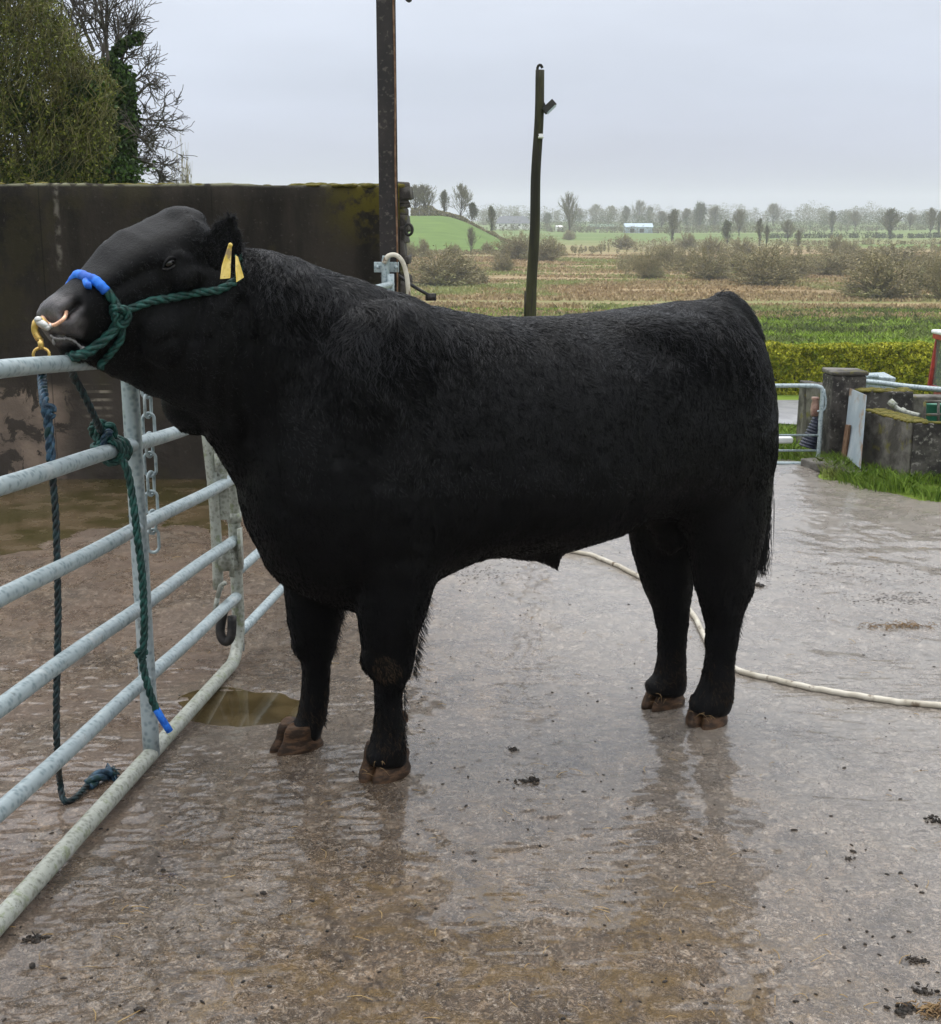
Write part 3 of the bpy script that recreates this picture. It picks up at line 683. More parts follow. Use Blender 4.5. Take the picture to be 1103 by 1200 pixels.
fl = np.stack([vnoise(P[:, 0] * 1 + P[:, 1], P[:, 2], 7, 31), vnoise(P[:, 0], P[:, 2] + P[:, 1], 7, 32), vnoise(P[:, 0] + P[:, 1], P[:, 2], 7, 33)], 1)
comb = comb + fl * .65 + RNG.normal(0, .16, (NH, 3))
comb -= Nn * (comb * Nn).sum(1)[:, None]; comb /= np.linalg.norm(comb, axis=1)[:, None] + 1e-9
lift = .38 + .12 * headm + .35 * mane_and_sheen + .15 * back + .25 * ss(800, 850, px_) * 0 + RNG.uniform(-.1, .12, NH)
K = 6; Pts = np.empty((NH, K, 3)); L_ *= RNG.uniform(.6, 1.15, NH)
curl = .003 + .018 * mane_and_sheen + .006 * np.exp(-((dt - 60) / 45) ** 2) * ss(640, 740, px_)
ph = (P @ V3((31, 17, 23))) + 6 * vnoise(P[:, 0] + P[:, 1], P[:, 2], 16, 41); sdv = np.cross(comb, Nn)
# clump attraction
cs = .017; wj = np.stack([vnoise(P[:, 0] * 1.3 + P[:, 1], P[:, 2] * .7, 24, 61), vnoise(P[:, 0] - P[:, 1], P[:, 2] * .7, 24, 62), vnoise(P[:, 0] + P[:, 1], P[:, 2], 17, 63)], 1) * .016; Pw = P + wj; cid = np.round(Pw / cs); cell = cid * cs - wj + .4 * cs * np.sin(cid * 12.9898 + cid[:, [1, 2, 0]] * 78.233 + 4.1)
pull = (cell - P); pull -= Nn * (pull * Nn).sum(1)[:, None]
for k in range(K):
    t = k / (K - 1); g = t * t
    Pts[:, k] = P - Nn * .002 + Nn * (L_ * lift * (t - .45 * g))[:, None] + comb * (L_ * t * (.75 + .25 * t))[:, None] + sdv * (curl * t * np.sin(ph + 6.5 * t))[:, None] + pull * ((.55 + .2 * mane_and_sheen + .1 * back)[:, None] * g) + V3((0, 0, -1)) * (L_ * .25 * g)[:, None]
def hair_object(name, Pts, r0, mat, parent, tipf=.25):
    n_, K_ = Pts.shape[:2]; hc_ = bpy.data.hair_curves.new(name); hc_.add_curves([K_] * n_)
    hc_.attributes['position'].data.foreach_set('vector', Pts.astype(np.float32).ravel())
    rad = hc_.attributes.get('radius') or hc_.attributes.new('radius', 'FLOAT', 'POINT')
    rr = np.interp(np.linspace(0, 1, K_), [0, .6, 1], [1, .8, tipf]) * r0
    rad.data.foreach_set('value', np.tile(rr, n_).astype(np.float32)); hc_.materials.append(mat)
    o = bpy.data.objects.new(name, hc_); COL.objects.link(o); o.parent = parent; return o
sheenm = RNG.random(NH) < np.clip(1.2 * np.exp(-np.clip(dt, 0, 500) / 32.) * ss(285, 330, px_) + .5 * mane_and_sheen + .40 * ss(.15, .7, fbm(px_, py_, 1 / 70., 3, 8)) * (py_ < 580) * ss(300, 360, px_) + .45 * headm, 0, 1)  # picks the sheen-coloured strands: top line, mane, flank patches, head
knee = surf(452, 786); mudd = np.linalg.norm(P - knee, axis=1) + .012 * vnoise(P[:, 0], P[:, 2], 50, 3); gh = P[:, 2] - terr(P[:, 0], P[:, 1]); muddy = ((mudd < .045) | (RNG.random(NH) < .5 * ss(.30, .10, gh))) & (RNG.random(NH) < .7)
tag(hair_object('muddy_hair', Pts[muddy], .0007, M['hair_mud'], bull), kind='stuff'); Pts = Pts[~muddy]; sheenm = sheenm[~muddy]
tag(hair_object('coat', Pts[~sheenm], .00072, M['hair'], bull), kind='stuff'); tag(hair_object('mane_and_sheen', Pts[sheenm], .0008, M['hair_sheen'], bull), kind='stuff')
SC.cycles_curves.shape = 'RIBBONS' if hasattr(SC, 'cycles_curves') else None
# hairy rim of the near ear
eh = []
for i in range(700):
    t = random.uniform(.05, 1.0); sd_ = random.choice((-1, 1)); ax = e1 - e0; wv = np.cross(ax, V3((-.35, -1, .1))); wv /= np.linalg.norm(wv); hw = .056 * (.45 + .75 * math.sin(math.pi * min(1, t * 1.05 + .08)) ** .8) * (1 - t ** 7 * .75)
    q = e0 + ax * t + wv * hw * sd_ * random.uniform(.6, 1.0) + V3((0, -.012, 0)); d_ = wv * sd_ * random.uniform(-.3, .6) + ax / np.linalg.norm(ax) * random.uniform(.3, 1) + V3((random.gauss(0, .2), random.gauss(-.2, .2), random.gauss(0, .2))); L2 = random.uniform(.012, .028); eh.append(np.array([q + d_ * L2 * u + V3((0, 0, -.3 * L2 * u * u)) for u in np.linspace(0, 1, 5)]))
tag(hair_object('ear_hair', np.array(eh), .0007, M['hair_sheen'], bull), kind='stuff')  # lighter sheen strands, so the lit rim is in the hair colour
# tail switch: long strands
ts = []; base = tl[-2]
for i in range(650):
    st = spline(tl, 30)[int(random.uniform(21, 29))] + V3((random.gauss(0, .010), random.gauss(0, .012), random.gauss(0, .012)))
    ln = random.uniform(.10, .30); dx = random.gauss(-.004, .009)
    tip = onplane(894 + random.gauss(0, 4), 600 + ln * 260) ; sw = random.gauss(0, .010)
    pts = [st, st * .6 + tip * .4 + bx * -.012 + V3((dx, sw, 0)), st * .25 + tip * .75 + V3((dx * 1.3, sw, 0)), tip + V3((dx, sw * 1.5, 0))]
    ts.append(spline(pts, 8))
hair_object('tail_switch', np.array(ts), .0011, M['hair2'], bull, .4)
# fringes on the back of the legs
fr = []
for (x0, y0, x1, y1, off, n_, ln) in ((505, 690, 488, 790, offs[0], 200, .035), (410, 690, 392, 765, offs[1], 170, .035), (880, 660, 868, 745, offs[2], 130, .03), (477, 800, 478, 872, offs[0], 110, .022), (386, 800, 384, 850, offs[1], 80, .02), (806, 740, 805, 800, offs[3], 60, .02), (862, 760, 861, 810, offs[2], 60, .02)):
    for i in range(n_):
        t = random.random(); p = onplane(x0 + (x1 - x0) * t - 4, y0 + (y1 - y0) * t, off + random.gauss(0, .02)); s_ = -1 if x0 > 340 or x0 < 330 else 1
        dr = bx * (-.55 if x0 != 336 else .4) + V3((0, 0, -.8)) + by * random.gauss(0, .2) + bx * random.gauss(0, .15); L2 = ln * random.uniform(.5, 1.2)
        fr.append(np.array([p + dr * L2 * q + V3((0, 0, -.25 * L2 * q * q)) for q in np.linspace(0, 1, 5)]))
tag(hair_object('leg_feather', np.array(fr), .0008, M['hair2'], bull, .3), kind='stuff')
# ------------------------------------------------------------------ gates
g0 = ground_at(0, 1097); g1 = ground_at(262, 800)
fd = V3(g1 - g0); fd[2] = 0; fL = np.linalg.norm(fd); fd /= fL; fnrm = np.cross(fd, (0, 0, 1))
slope = (g1[2] - g0[2]) / fL
print('GATE', g0, g1, slope)
def fp(t, h, off=0): return V3(g0) + fd * t + V3((0, 0, slope * t + h)) + fnrm * off
def fence_t(px, py_any=700):      # gate-plane parameter seen in this pixel column
    p = atplane(px, py_any, V3(g0), fnrm); return float(np.dot(p - g0, fd)), p
def fh(px, py):
    t, p = fence_t(px, py); return t, p[2] - (g0[2] + slope * t)
for q in [(0, 437), (0, 582), (0, 712), (0, 835), (0, 960), (0, 1095), (100, 428), (235, 508), (275, 568), (278, 640), (280, 710), (262, 798), (150, 455), (172, 885)]: print('f', q, [round(v, 3) for v in fh(*q)])
gate = empty('farm_gate', g0, 'galvanised tubular gate running along the left side under the bull\'s chin', 'gate')
tE = fh(276, 640)[0]; tM = fh(167, 700)[0]; TS = -2.2
RT = .0225
hs = [1.335, 1.065, .80, .545, .297]
for h in hs:
    n_ = 40; MB().tube([fp(t, h + .0025 * math.sin(t * 5 + h * 9)) for t in np.linspace(TS, tE, n_)], RT, 14).build('rail', M['galv'], gate)
# bottom rail that bends up into the end stile
cr_ = .16; pts = [fp(t, .036) for t in np.linspace(TS, tE - cr_, 40)] + [fp(tE - cr_ + cr_ * math.sin(a), .036 + cr_ * (1 - math.cos(a))) for a in np.linspace(0, math.pi / 2, 10)[1:]] + [fp(tE, h) for h in np.linspace(.26, 1.36, 12)]
MB().tube(pts, .026, 14).build('frame_tube', M['galv_moss'], gate)
MB().tube([fp(tM, h) for h in np.linspace(.03, 1.38, 14)], .027, 14).build('upright', M['galv'], gate)
for h in hs[1:]: MB().ell(fp(tM + .0, h + .035, -.0265) , (.006, .004, .006), None, 10, 6).build('bolt', M['iron'], gate)
b = MB()      # latch plates on the end stile

for h_ in (.62, .42): MB().tube([fp(tE, h_, 0), fp(tE, h_ + .04, 0)], .031, 12).build('collar', M['galv_moss'], gate)
b = MB(); zr = math.atan2(fd[1], fd[0])
b.box(fp(tE - .04, .52, .03), (.05, .012, .16), zr); b.tube([fp(tE - .07, .50, -.0), fp(tE - .05, .53, -.03), fp(tE - .03, .53, -.05)], .011, 8); b.tube([fp(tE - .07, .50, 0), fp(tE - .085, .40, .0)], .011, 8)
b.build('latch', M['galv_moss'], gate)

# second gate, from the end of the first to the steel post
PX, PYY = 457, 9.0
pp = at(PX, 345, PYY); post_x = pp[0]
q0 = at(284, 745, 5.17); q1 = at(335, 690, 5.87)
s0 = V3((q0[0] - .02, q0[1] + .02, 0)); s1 = V3((post_x + .02, PYY - .12, 0)); gd = s1 - s0; gL = np.linalg.norm(gd); gd /= gL
def gp(t, h): 
    p = s0 + gd * t; p[2] = -.383 + h; return p
gate2 = empty('farm_gate', gp(0, 0), 'far galvanised gate behind the bull hung from the brown steel post', 'gate')
for h in (.13, .40, .66, .91, 1.17, 1.43):
    MB().tube([gp(t, h + .0015 * math.sin(t * 3)) for t in np.linspace(.0, gL, 24)], .0215, 12).build('rail', M['galv'], gate2)
for t in (0.0, gL - .03):
    MB().tube([gp(t, h) for h in np.linspace(.06, 1.5 if t else 1.46, 12)], .024, 12).build('upright', M['galv'], gate2)
tp = at(248, 560, 5.0)
u2 = [at(243, 512, 5.02), at(250, 575, 5.02), at(254, 640, 5.02), at(256, 690, 5.02)]
MB().tube(spline([at(241, 490, 5.05), *u2], 14), .022, 12).build('slam_post', M['galv_moss'], gate2)
b = MB()
for (px, py) in ((258, 545), (262, 590)): MB().box(at(px, py, 5.04), (.05, .03, .13), .2).build('hinge_plate', M['galv_moss'], gate2, False, .003)
b.box(at(255, 542, 5.0), (.022, .02, .07), .1); b.box(at(263, 655, 5.0), (.05, .014, .10), .2); b.tube([at(255, 700, 4.98), at(259, 686, 4.96), at(264, 683, 4.95)], .010, 8); b.tube([at(255, 700, 4.98), at(252, 716, 4.98)], .010, 8)
b.build('hinge_block', M['galv_moss'], gate2)
MB().tube(spline([at(262, 715, 5.06), at(258, 740, 5.05), at(264, 752, 5.04), at(271, 745, 5.04), at(272, 722, 5.05)], 16), .020, 8).build('rubber_pad', M['iron'], gate2)
# hinge bracket on the post
b = MB(); b.box(at(453, 313, PYY - .085), (.17, .012, .07)); b.build('bracket', M['galv'], gate2, bevel=.003)
for px in (443, 464): MB().ell(at(px, 313, PYY - .095), (.014, .012, .014), None, 8, 6).build('bracket_bolt', M['galv'], gate2)
MB().tube(spline([at(452, 345, PYY - .12), at(452, 310, PYY - .12), at(453, 300, PYY - .12)], 10), .028, 12).build('hinge_pin', M['galv'], gate2)
tag(MB().tube(spline([at(450, 308, PYY - .16), at(455, 300, PYY - .17), at(464, 299, PYY - .17), at(472, 307, PYY - .17), at(477, 325, PYY - .17), at(479, 350, PYY - .17), at(480, 390, PYY - .17), at(482, 470, PYY - .17)], 40), .016, 10).build('water_hose', M['hose']), 'pale grey hose looped over the top hinge at the brown steel post', 'hose')

# chain
tc0, pc = fence_t(174, 465); ch = empty('chain', fp(tc0, 1.3, -.06), 'galvanised chain hanging down behind the near gate beside the upright', 'chain')
z1, z2 = at(172, 440, pc[1])[2], at(181, 648, pc[1])[2]; nl = 9; ln_ = (z1 - z2) / nl
cx0 = at(172, 440, pc[1] + .12); cx1 = at(180, 645, pc[1] + .12)
for i in range(nl):
    a_ = cx0 + (cx1 - cx0) * (i / nl); b__ = cx0 + (cx1 - cx0) * ((i + 1) / nl); c = (a_ + b__) / 2; hl = ln_ * .5; wv = V3((1, .25, 0)) if i % 2 == 0 else V3((.35, 1, 0)); wv /= np.linalg.norm(wv)
    ax = (b__ - a_) / np.linalg.norm(b__ - a_)
    pts = [c + ax * (math.copysign(hl * .62, math.sin(t)) + .02 * math.sin(t)) * 1.0 + wv * .019 * math.cos(t) for t in np.linspace(0.01, 2 * math.pi + .01, 20, endpoint=False)]
    MB().tube(pts, .0055, 8, closed=True).build('link', M['galv'], ch)

# ------------------------------------------------------------------ ropes
def rope(b, pts, r, n=120, turns=None, mi=0):
    P_ = spline(pts, n); T_ = np.gradient(P_, axis=0); seg = np.linalg.norm(T_, axis=1); Tn = T_ / seg[:, None]; s_ = np.concatenate([[0], np.cumsum(np.linalg.norm(np.diff(P_, axis=0), axis=1))])
    a = np.cross(Tn[0], (0, 0, 1) if abs(Tn[0][2]) < .9 else (1, 0, 0)); a /= np.linalg.norm(a); A = []
    for i in range(n):
        a = a - Tn[i] * np.dot(a, Tn[i]); a /= np.linalg.norm(a); A.append(a)
    A = np.array(A); Bv = np.cross(Tn, A); pitch = r * 7.5
    for k in range(3):
        th = 2 * math.pi * (s_ / pitch + k / 3); Q = P_ + (A * np.cos(th)[:, None] + Bv * np.sin(th)[:, None]) * r * .52
        b.tube(Q, r * .56, 7, mi=mi)
    return b
# head halter
hal = empty('rope_halter', at(140, 372, 3.4), 'green rope halter with blue taped noseband on the bull\'s head, tied to the gate', 'halter')
def sf(px, py, out=.008):
    p = surf(px, py); v = V3((0, 0, CAMZ)) - p; return p + v / np.linalg.norm(v) * out
RR = .0115
def part_rope(name, pts, mat, r=RR, n=120): return rope(MB(), pts, r, n).build(name, mat, hal)
topn = at(99, 317, 3.40)
kn = sf(146, 370, .016)
# noseband over the bridge
nb = [at(80, 341, 3.53), at(84, 332, 3.52), at(92, 322, 3.50), sf(101, 322, .010), sf(112, 325, .012), sf(124, 336, .012), sf(134, 348, .012), kn]
NBs = spline(nb, 60)
MB().tube(NBs[:46], .0140 + .0006 * np.sin(np.arange(46) * 1.3), 12).build('noseband_tape', M['tape'], hal)
MB().tube(spline([sf(99, 326, .014), sf(103, 330, .016), sf(107, 331, .014)], 6), .010, 8).build('tape_end', M['tape'], hal)
rope(MB(), list(NBs[44::3]), RR * 1.1, 30).build('noseband', M['rope_green'], hal)
part_rope('cheek_strap', [kn, sf(160, 361), sf(180, 356), sf(205, 352), sf(230, 345), sf(255, 337), sf(272, 331), sf(281, 322, .004), sf(284, 300, .0)], M['rope_green'])
part_rope('chin_strap', [kn, sf(138, 384, .013), sf(128, 398, .013), sf(116, 408, .012), sf(102, 415, .010), at(90, 417, 3.40), at(78, 418, 3.46)], M['rope_green'], RR * 1.25)
part_rope('chin_loop', [kn, sf(146, 388, .010), sf(141, 402, .010), sf(132, 416, .008), sf(122, 428, .006), at(117, 432, 3.5)], M['rope_green'], RR * .9)
b = MB()
for k in range(3):
    c = kn + V3((random.uniform(-.006, .006), -.006, random.uniform(-.008, .008))); e1_, e2_ = (V3((1, 0, .4 * k)), V3((-.3, -.5, 1)))
    rope(b, [c + (e1_ * math.cos(t) * .017 + e2_ * math.sin(t) * .019) + V3((0, -.004 * k, 0)) for t in np.linspace(k, k + 5.6, 9)], RR * .8, 50)
b.build('knot', M['rope_green'], hal)
# lead from the chin over the rail to its knot on the second rail, then hanging
tk, pk = fence_t(135, 535); hk = fh(135, 537)[1]; kc = fp(tk, 1.065, -.0)
LEADS = [at(84, 420, 3.42), at(86, 440, fence_t(86, 440)[1][1] + .05), at(97, 460, fence_t(97, 460)[1][1] + .03), at(110, 487, fence_t(110, 487)[1][1]), at(121, 512, pk[1] - .02)]
rope(MB(), LEADS, .0105, 60).build('lead', M['rope_dark'], hal)
b = MB(); bmx = MB()
yk = pk[1] - .035
def loop(bb_, c, ra, rb, tilt, r, ph=0, n=60, tot=6.0):
    Mx = np.array(Matrix.Rotation(tilt[0], 3, 'X') @ Matrix.Rotation(tilt[1], 3, 'Y') @ Matrix.Rotation(tilt[2], 3, 'Z'))
    rope(bb_, [V3(c) + Mx @ V3((ra * math.cos(t), .35 * ra * math.sin(t * 2), rb * math.sin(t))) for t in np.linspace(ph, ph + tot, 12)], r, n)
loop(b, at(116, 505, yk), .022, .028, (.2, .3, 0), .0105); loop(b, at(122, 512, yk - .01), .016, .034, (.1, -.3, .4), .0105, 1); loop(b, at(126, 505, yk + .01), .020, .025, (.8, .1, 0), .010, 2)
loop(b, at(120, 520, yk), .026, .020, (1.0, .2, .5), .0105, .5)
def rail_loop(bb_, t, r, ph=0):
    cpt = fp(t, 1.065); rope(bb_, [cpt + V3((0, 0, 1)) * .035 * math.cos(a) + fnrm * .035 * math.sin(a) + fd * .004 * a for a in np.linspace(ph, ph + 6.2, 14)], r, 70)
rail_loop(b, tk - .05, .0105); rail_loop(b, tk - .015, .0105); rail_loop(b, tk + .02, .0105)
b.build('gate_knot', M['rope_green'], hal)
loop(bmx, at(126, 520, yk - .02), .012, .035, (.1, .2, .2), .0105, 1, tot=4.5); bmx.build('pale_strand', M['rope_blue'], hal)
hangp = [at(140, 536, yk), at(148, 548, yk - .02), at(154, 575, yk - .02), at(160, 620, yk - .02), at(167, 680, yk - .015), at(169, 740, yk - .01), at(167, 775, yk - .01), at(175, 810, yk - .01), at(183, 832, yk)]
rope(MB(), hangp, .0115, 200).build('lead_end', M['rope_green'], hal)
b = MB(); loop(b, at(165, 766, yk - .01), .014, .012, (.2, .2, 0), .0085); b.build('stop_knot', M['rope_green'], hal)
MB().tube(spline([at(183, 831, yk), at(190, 843, yk), at(199, 857, yk + .005)], 8), .0115, 10).build('rope_tip', M['tape'], hal)

# nose ring, clip and nose rope
nr = [sf(79, 366, .003), at(76, 372, 3.36), at(69, 378, 3.355), at(62, 381, 3.36), at(55, 378, 3.39), at(50, 371, 3.43)]
nr[0] = surf(79, 364) + V3((0, .02, 0)); 
tag(MB().tube(spline(nr, 24), .0052, 10).build('nose_ring', M['copper']), 'copper ring through the bull\'s nose', 'nose ring')
clip = empty('snap_clip', at(47, 390, 3.37), 'brass and nickel snap clip hooked to the bull\'s nose ring', 'clip')
b = MB(); b.tube(spline([at(56, 382, 3.37), at(48, 374, 3.365), at(42, 377, 3.365), at(41, 388, 3.365), at(46, 398, 3.365)], 16), [.0075] * 8 + [.009] * 8, 10); b.tube([at(47, 397, 3.365), at(49, 409, 3.365)], .008, 10)
b.build('hook', M['brass'], clip)
b = MB(); b.ell(at(50, 380, 3.355), (.020, .010, .011), np.array(Matrix.Rotation(.5, 3, 'Y'))); b.ell(at(45, 375, 3.355), (.011, .009, .010)); b.ell(at(55, 384, 3.355), (.010, .008, .008)); b.build('gate_lever', M['chrome'], clip)
MB().tube([at(48.5 + 9.5 * math.cos(t), 415.5 + 8 * math.sin(t), 3.365) for t in np.linspace(0, 2 * math.pi, 20, endpoint=False)], .0042, 8, closed=True).build('ring', M['brass'], clip)
tag(MB().tube(spline([at(56, 383, 3.362), at(61, 381, 3.36)], 4), .0062, 8).build('shackle_pin', M['chrome'], clip))
nrp = empty('lead_rope', at(50, 425, 3.4), 'thin blue-green rope hanging from the nose clip down behind the gate to the mud', 'rope')
yr = fence_t(52, 600)[1][1] + .12
dn = [at(48, 423, 3.365), at(49, 440, 3.5), at(52, 470, yr), at(57, 500, yr), at(60, 540, yr), at(65, 600, yr), at(67, 660, yr), at(68, 720, yr), at(68, 780, yr)]
b = MB(); rope(b, dn[:5], .0125, 90); loop(b, at(57, 482, yr - .01), .012, .014, (.2, .1, 0), .009); b.build('upper_length', M['rope_blue'], nrp)
gl = ground_at(76, 943)
low = [dn[4], dn[5], dn[6], dn[7], at(67, 780, yr), at(66, 830, yr), at(67, 880, yr + .01), at(70, 915, gl[1] + .02), gl + V3((0, 0, .012)), ground_at(90, 938) + V3((0, 0, .012)), ground_at(103, 925) + V3((0, 0, .014))]
rope(MB(), low, .0095, 200).build('lower_length', M['rope_dark'], nrp)
fe = ground_at(103, 925); fe2 = ground_at(131, 912); b = MB(); rope(b, [fe + V3((0, 0, .012)), (fe + fe2) / 2 + V3((0, 0, .026)), fe2 + V3((0, 0, .016))], .020, 24)
for i in range(30):
    a_ = fe2 + V3((-.02, 0, .016)); b.tube(spline([a_, a_ + V3((random.uniform(.0, .03), random.gauss(0, .012), random.gauss(.002, .01))), a_ + V3((random.uniform(.02, .05), random.gauss(0, .02), random.gauss(-.006, .006)))], 5), .0022, 4)
b.build('frayed_end', M['rope_blue'], nrp)
# saliva on the lower lip
b = MB()
for seq in ([(56, 394), (62, 395), (70, 397), (80, 399), (90, 402), (99, 406)], ):
    b.tube(spline([sf(*q, .001) for q in seq], 24), .0022 + .0022 * np.sin(np.arange(24) * 1.1) ** 2, 7)
b.ell(sf(98, 405, .0), (.010, .006, .007)); b.ell(sf(60, 402, .0), (.005, .004, .010)); b.build('lip_foam', M['foam'], bull)

# ear tags
def eartag(pts, th, label):
    b = MB(); P_ = [V3(p) for p in pts]; n_ = np.cross(P_[1] - P_[0], P_[2] - P_[0]); n_ /= np.linalg.norm(n_); k = len(P_)
    v = [p + n_ * th for p in P_] + [p - n_ * th for p in P_]
    b.add(v, [tuple(range(k)), tuple(range(2 * k - 1, k - 1, -1))] + [(i, k + i, k + (i + 1) % k, (i + 1) % k) for i in range(k)])
    o = b.build('ear_tag', M['tag'], None, False, .0008); return tag(o, label, 'ear tag', 'ear tags')
yt = 3.455
eartag([at(268, 285, yt), at(272, 285, yt), at(271, 300, yt), at(270, 326, yt - .01), at(258, 327, yt - .01), at(260, 311, yt)], .0012, 'yellow ear tag hanging flat nearer the bull\'s face, the left one')
eartag([at(276, 299, yt + .03), at(279, 301, yt + .03), at(286, 325, yt + .03), at(277, 331, yt - .005), at(276, 316, yt + .01)], .0012, 'folded yellow ear tag nearer the neck, the right one')
MB().ell(at(270, 287, yt - .002), (.006, .004, .006), None, 10, 8).build('tag_stud', M['tag'], bull)
# ------------------------------------------------------------------ fast soup meshes
def soup(name, v, k, mat, parent=None, smooth=False):     # v (N,k,3): N polygons of k corners
    N_ = len(v); me = bpy.data.meshes.new(name)
    me.vertices.add(N_ * k); me.vertices.foreach_set('co', v.astype(np.float32).ravel())
    me.loops.add(N_ * k); me.loops.foreach_set('vertex_index', np.arange(N_ * k, dtype=np.int32))
    me.polygons.add(N_); me.polygons.foreach_set('loop_start', (np.arange(N_) * k).astype(np.int32))
    me.update(calc_edges=True)
    return link_mesh(name, me, mat, parent)
def stick_mesh(name, a, b, ra, rb):      # three sided tapering sticks
    a, b = np.asarray(a, float), np.asarray(b, float); n_ = len(a); d = b - a; d /= np.linalg.norm(d, axis=1)[:, None] + 1e-9
    u = np.cross(d, np.where(np.abs(d[:, 2:]) < .9, [[0, 0, 1.]], [[1., 0, 0]])); u /= np.linalg.norm(u, axis=1)[:, None]; w_ = np.cross(d, u)
    V = np.empty((n_, 6, 3))
    for k in range(3):
        c, s_ = math.cos(2.0944 * k), math.sin(2.0944 * k); off = u * c + w_ * s_
        V[:, k] = a + off * np.asarray(ra)[:, None]; V[:, 3 + k] = b + off * np.asarray(rb)[:, None]
    F_ = np.array([[0, 1, 4, 3], [1, 2, 5, 4], [2, 0, 3, 5]])[None] + (np.arange(n_) * 6)[:, None, None]
    me = bpy.data.meshes.new(name); me.vertices.add(n_ * 6); me.vertices.foreach_set('co', V.astype(np.float32).ravel())
    F_ = F_.reshape(-1, 4); me.loops.add(F_.size); me.loops.foreach_set('vertex_index', F_.ravel().astype(np.int32))
    me.polygons.add(len(F_)); me.polygons.foreach_set('loop_start', (np.arange(len(F_)) * 4).astype(np.int32)); me.update(calc_edges=True); return me
def leaf_quads(c, size, up=0.0, asp=.6):
    n_ = len(c); a = RNG.normal(0, 1, (n_, 3)); a[:, 2] += up; a /= np.linalg.norm(a, axis=1)[:, None]; r_ = RNG.normal(0, 1, (n_, 3)); b_ = np.cross(a, r_); b_ /= np.linalg.norm(b_, axis=1)[:, None]
    s_ = (np.asarray(size) * RNG.uniform(.6, 1.3, n_))[:, None]; a = a * s_; b_ = b_ * s_ * asp
    return np.stack([c - a, c + b_, c + a, c - b_], 1)
def grow(base, direction, length, r, levels, rng, spread=.6, nb=(3, 5), upw=.25, segs=4, ratio=.66, wob=.14):
    """branching skeleton: lists of stick starts, ends and radii"""
    A_, B2, RA, RB, tips = [], [], [], [], []
    def rec(p, d, L_, r_, lv):
        pts = [p]; dirs = [d]
        for s_ in range(segs):
            d = d + rng.normal(0, wob, 3) + V3((0, 0, upw * .25)); d /= np.linalg.norm(d); q = pts[-1] + d * L_ / segs
            A_.append(pts[-1]); B2.append(q); f0 = 1 - s_ / segs * .55; f1 = 1 - (s_ + 1) / segs * .55; RA.append(r_ * f0); RB.append(r_ * f1); pts.append(q); dirs.append(d)
        if lv == 0: tips.append(pts[-1]); return
        for k in range(rng.integers(*nb) + 1):
            t = rng.uniform(.35, 1.0) if k else 1.0; i = min(segs, int(t * segs)); o = pts[i]
            nd = dirs[i] + rng.normal(0, spread, 3) + V3((0, 0, upw)); nd /= np.linalg.norm(nd); rec(o, nd, L_ * ratio * rng.uniform(.7, 1.15), r_ * .5 * (1.25 if k == 0 else 1), lv - 1)
    rec(V3(base), V3(direction) / np.linalg.norm(direction), length, r, levels)
    return np.array(A_), np.array(B2), np.array(RA), np.array(RB), np.array(tips)

# ------------------------------------------------------------------ concrete wall, steel post
WY = 9.3; xl = -6.0; xr = at(469, 300, WY)[0]; zt = at(200, 215, WY)[2]
b = MB(); nx = 120; rows = []
xs_ = np.linspace(xl, xr, nx); top = zt + .012 * vnoise(xs_, xs_ * 0, 3, 5) + .005 * vnoise(xs_, xs_ * 0, 14, 6) - .010 * (xs_ + 3) / 3
zz = [-.6, -.2, .0, .3, .7, 1.1, 1.4, 1.6]
v = []; 
for x, t_ in zip(xs_, top):
    for z in zz: v.append((x, WY + .004 * float(vnoise(x, z, 4, 3)), z))
    v += [(x, WY + .006, t_ - .02), (x, WY + .03, t_), (x, WY + .22, t_ - .005), (x, WY + .25, t_ - .03), (x, WY + .25, -1.0)]
k = len(zz) + 5; f = [(i * k + j, (i + 1) * k + j, (i + 1) * k + j + 1, i * k + j + 1) for i in range(nx - 1) for j in range(k - 1)]
f.append(tuple(range((nx - 1) * k, nx * k))); b.add(v, f)
tag(b.build('concrete_wall', M['wall']), 'tall dark weathered concrete wall with moss along its top behind the bull\'s head', 'wall')
b = MB()      # moss cushions on the top of the wall
for i in range(140):
    x = random.uniform(xl, xr) if i < 70 else random.uniform(-1.25, xr); s_ = random.uniform(.015, .04); b.ell((x, WY + random.uniform(.01, .2), zt - .012 * (x + 3) / 3 - .004), (s_ * 1.6, s_, s_ * random.uniform(.25, .6)), None, 8, 5)
tag(b.build('moss', M['moss']), 'low cushions of moss along the top of the concrete wall', 'moss', None, 'stuff')
# courses of marks on the wall
b = MB()
sg = empty('stone_pier', at(473, 345, WY), 'ragged dark lichen covered stone pier at the right end of the concrete wall', 'pier')
y = 350
while y > 217:
    hgt = random.choice((6, 8, 13, 18)); c = at(470 + random.uniform(-2.5, 2.0), y - hgt / 2, WY + .14); sc_ = hgt / 165.
    MB().box(c, (random.uniform(.085, .135), .24, sc_ * 1.12), random.uniform(-.15, .15), jit=.010, tilt=Matrix.Rotation(random.uniform(-.16, .16), 3, 'Y')).build('stone', M['stone'], sg, True, .012); y -= hgt * .96
MB().box(at(470, 430, WY + .14), (.11, .22, .95), 0, jit=.01).build('pier_base', M['stone'], sg)
MB().tube([at(479 + 4.5 * math.cos(t), 269 + 6.5 * math.sin(t), WY - .02) for t in np.linspace(0, 2 * math.pi, 14, endpoint=False)], .010, 8, closed=True).build('iron_ring', M['iron'], sg)
post = empty('steel_post', (post_x, PYY, -.38), 'tall rusty brown steel post rising past the top of the picture beside the wall end', 'post')
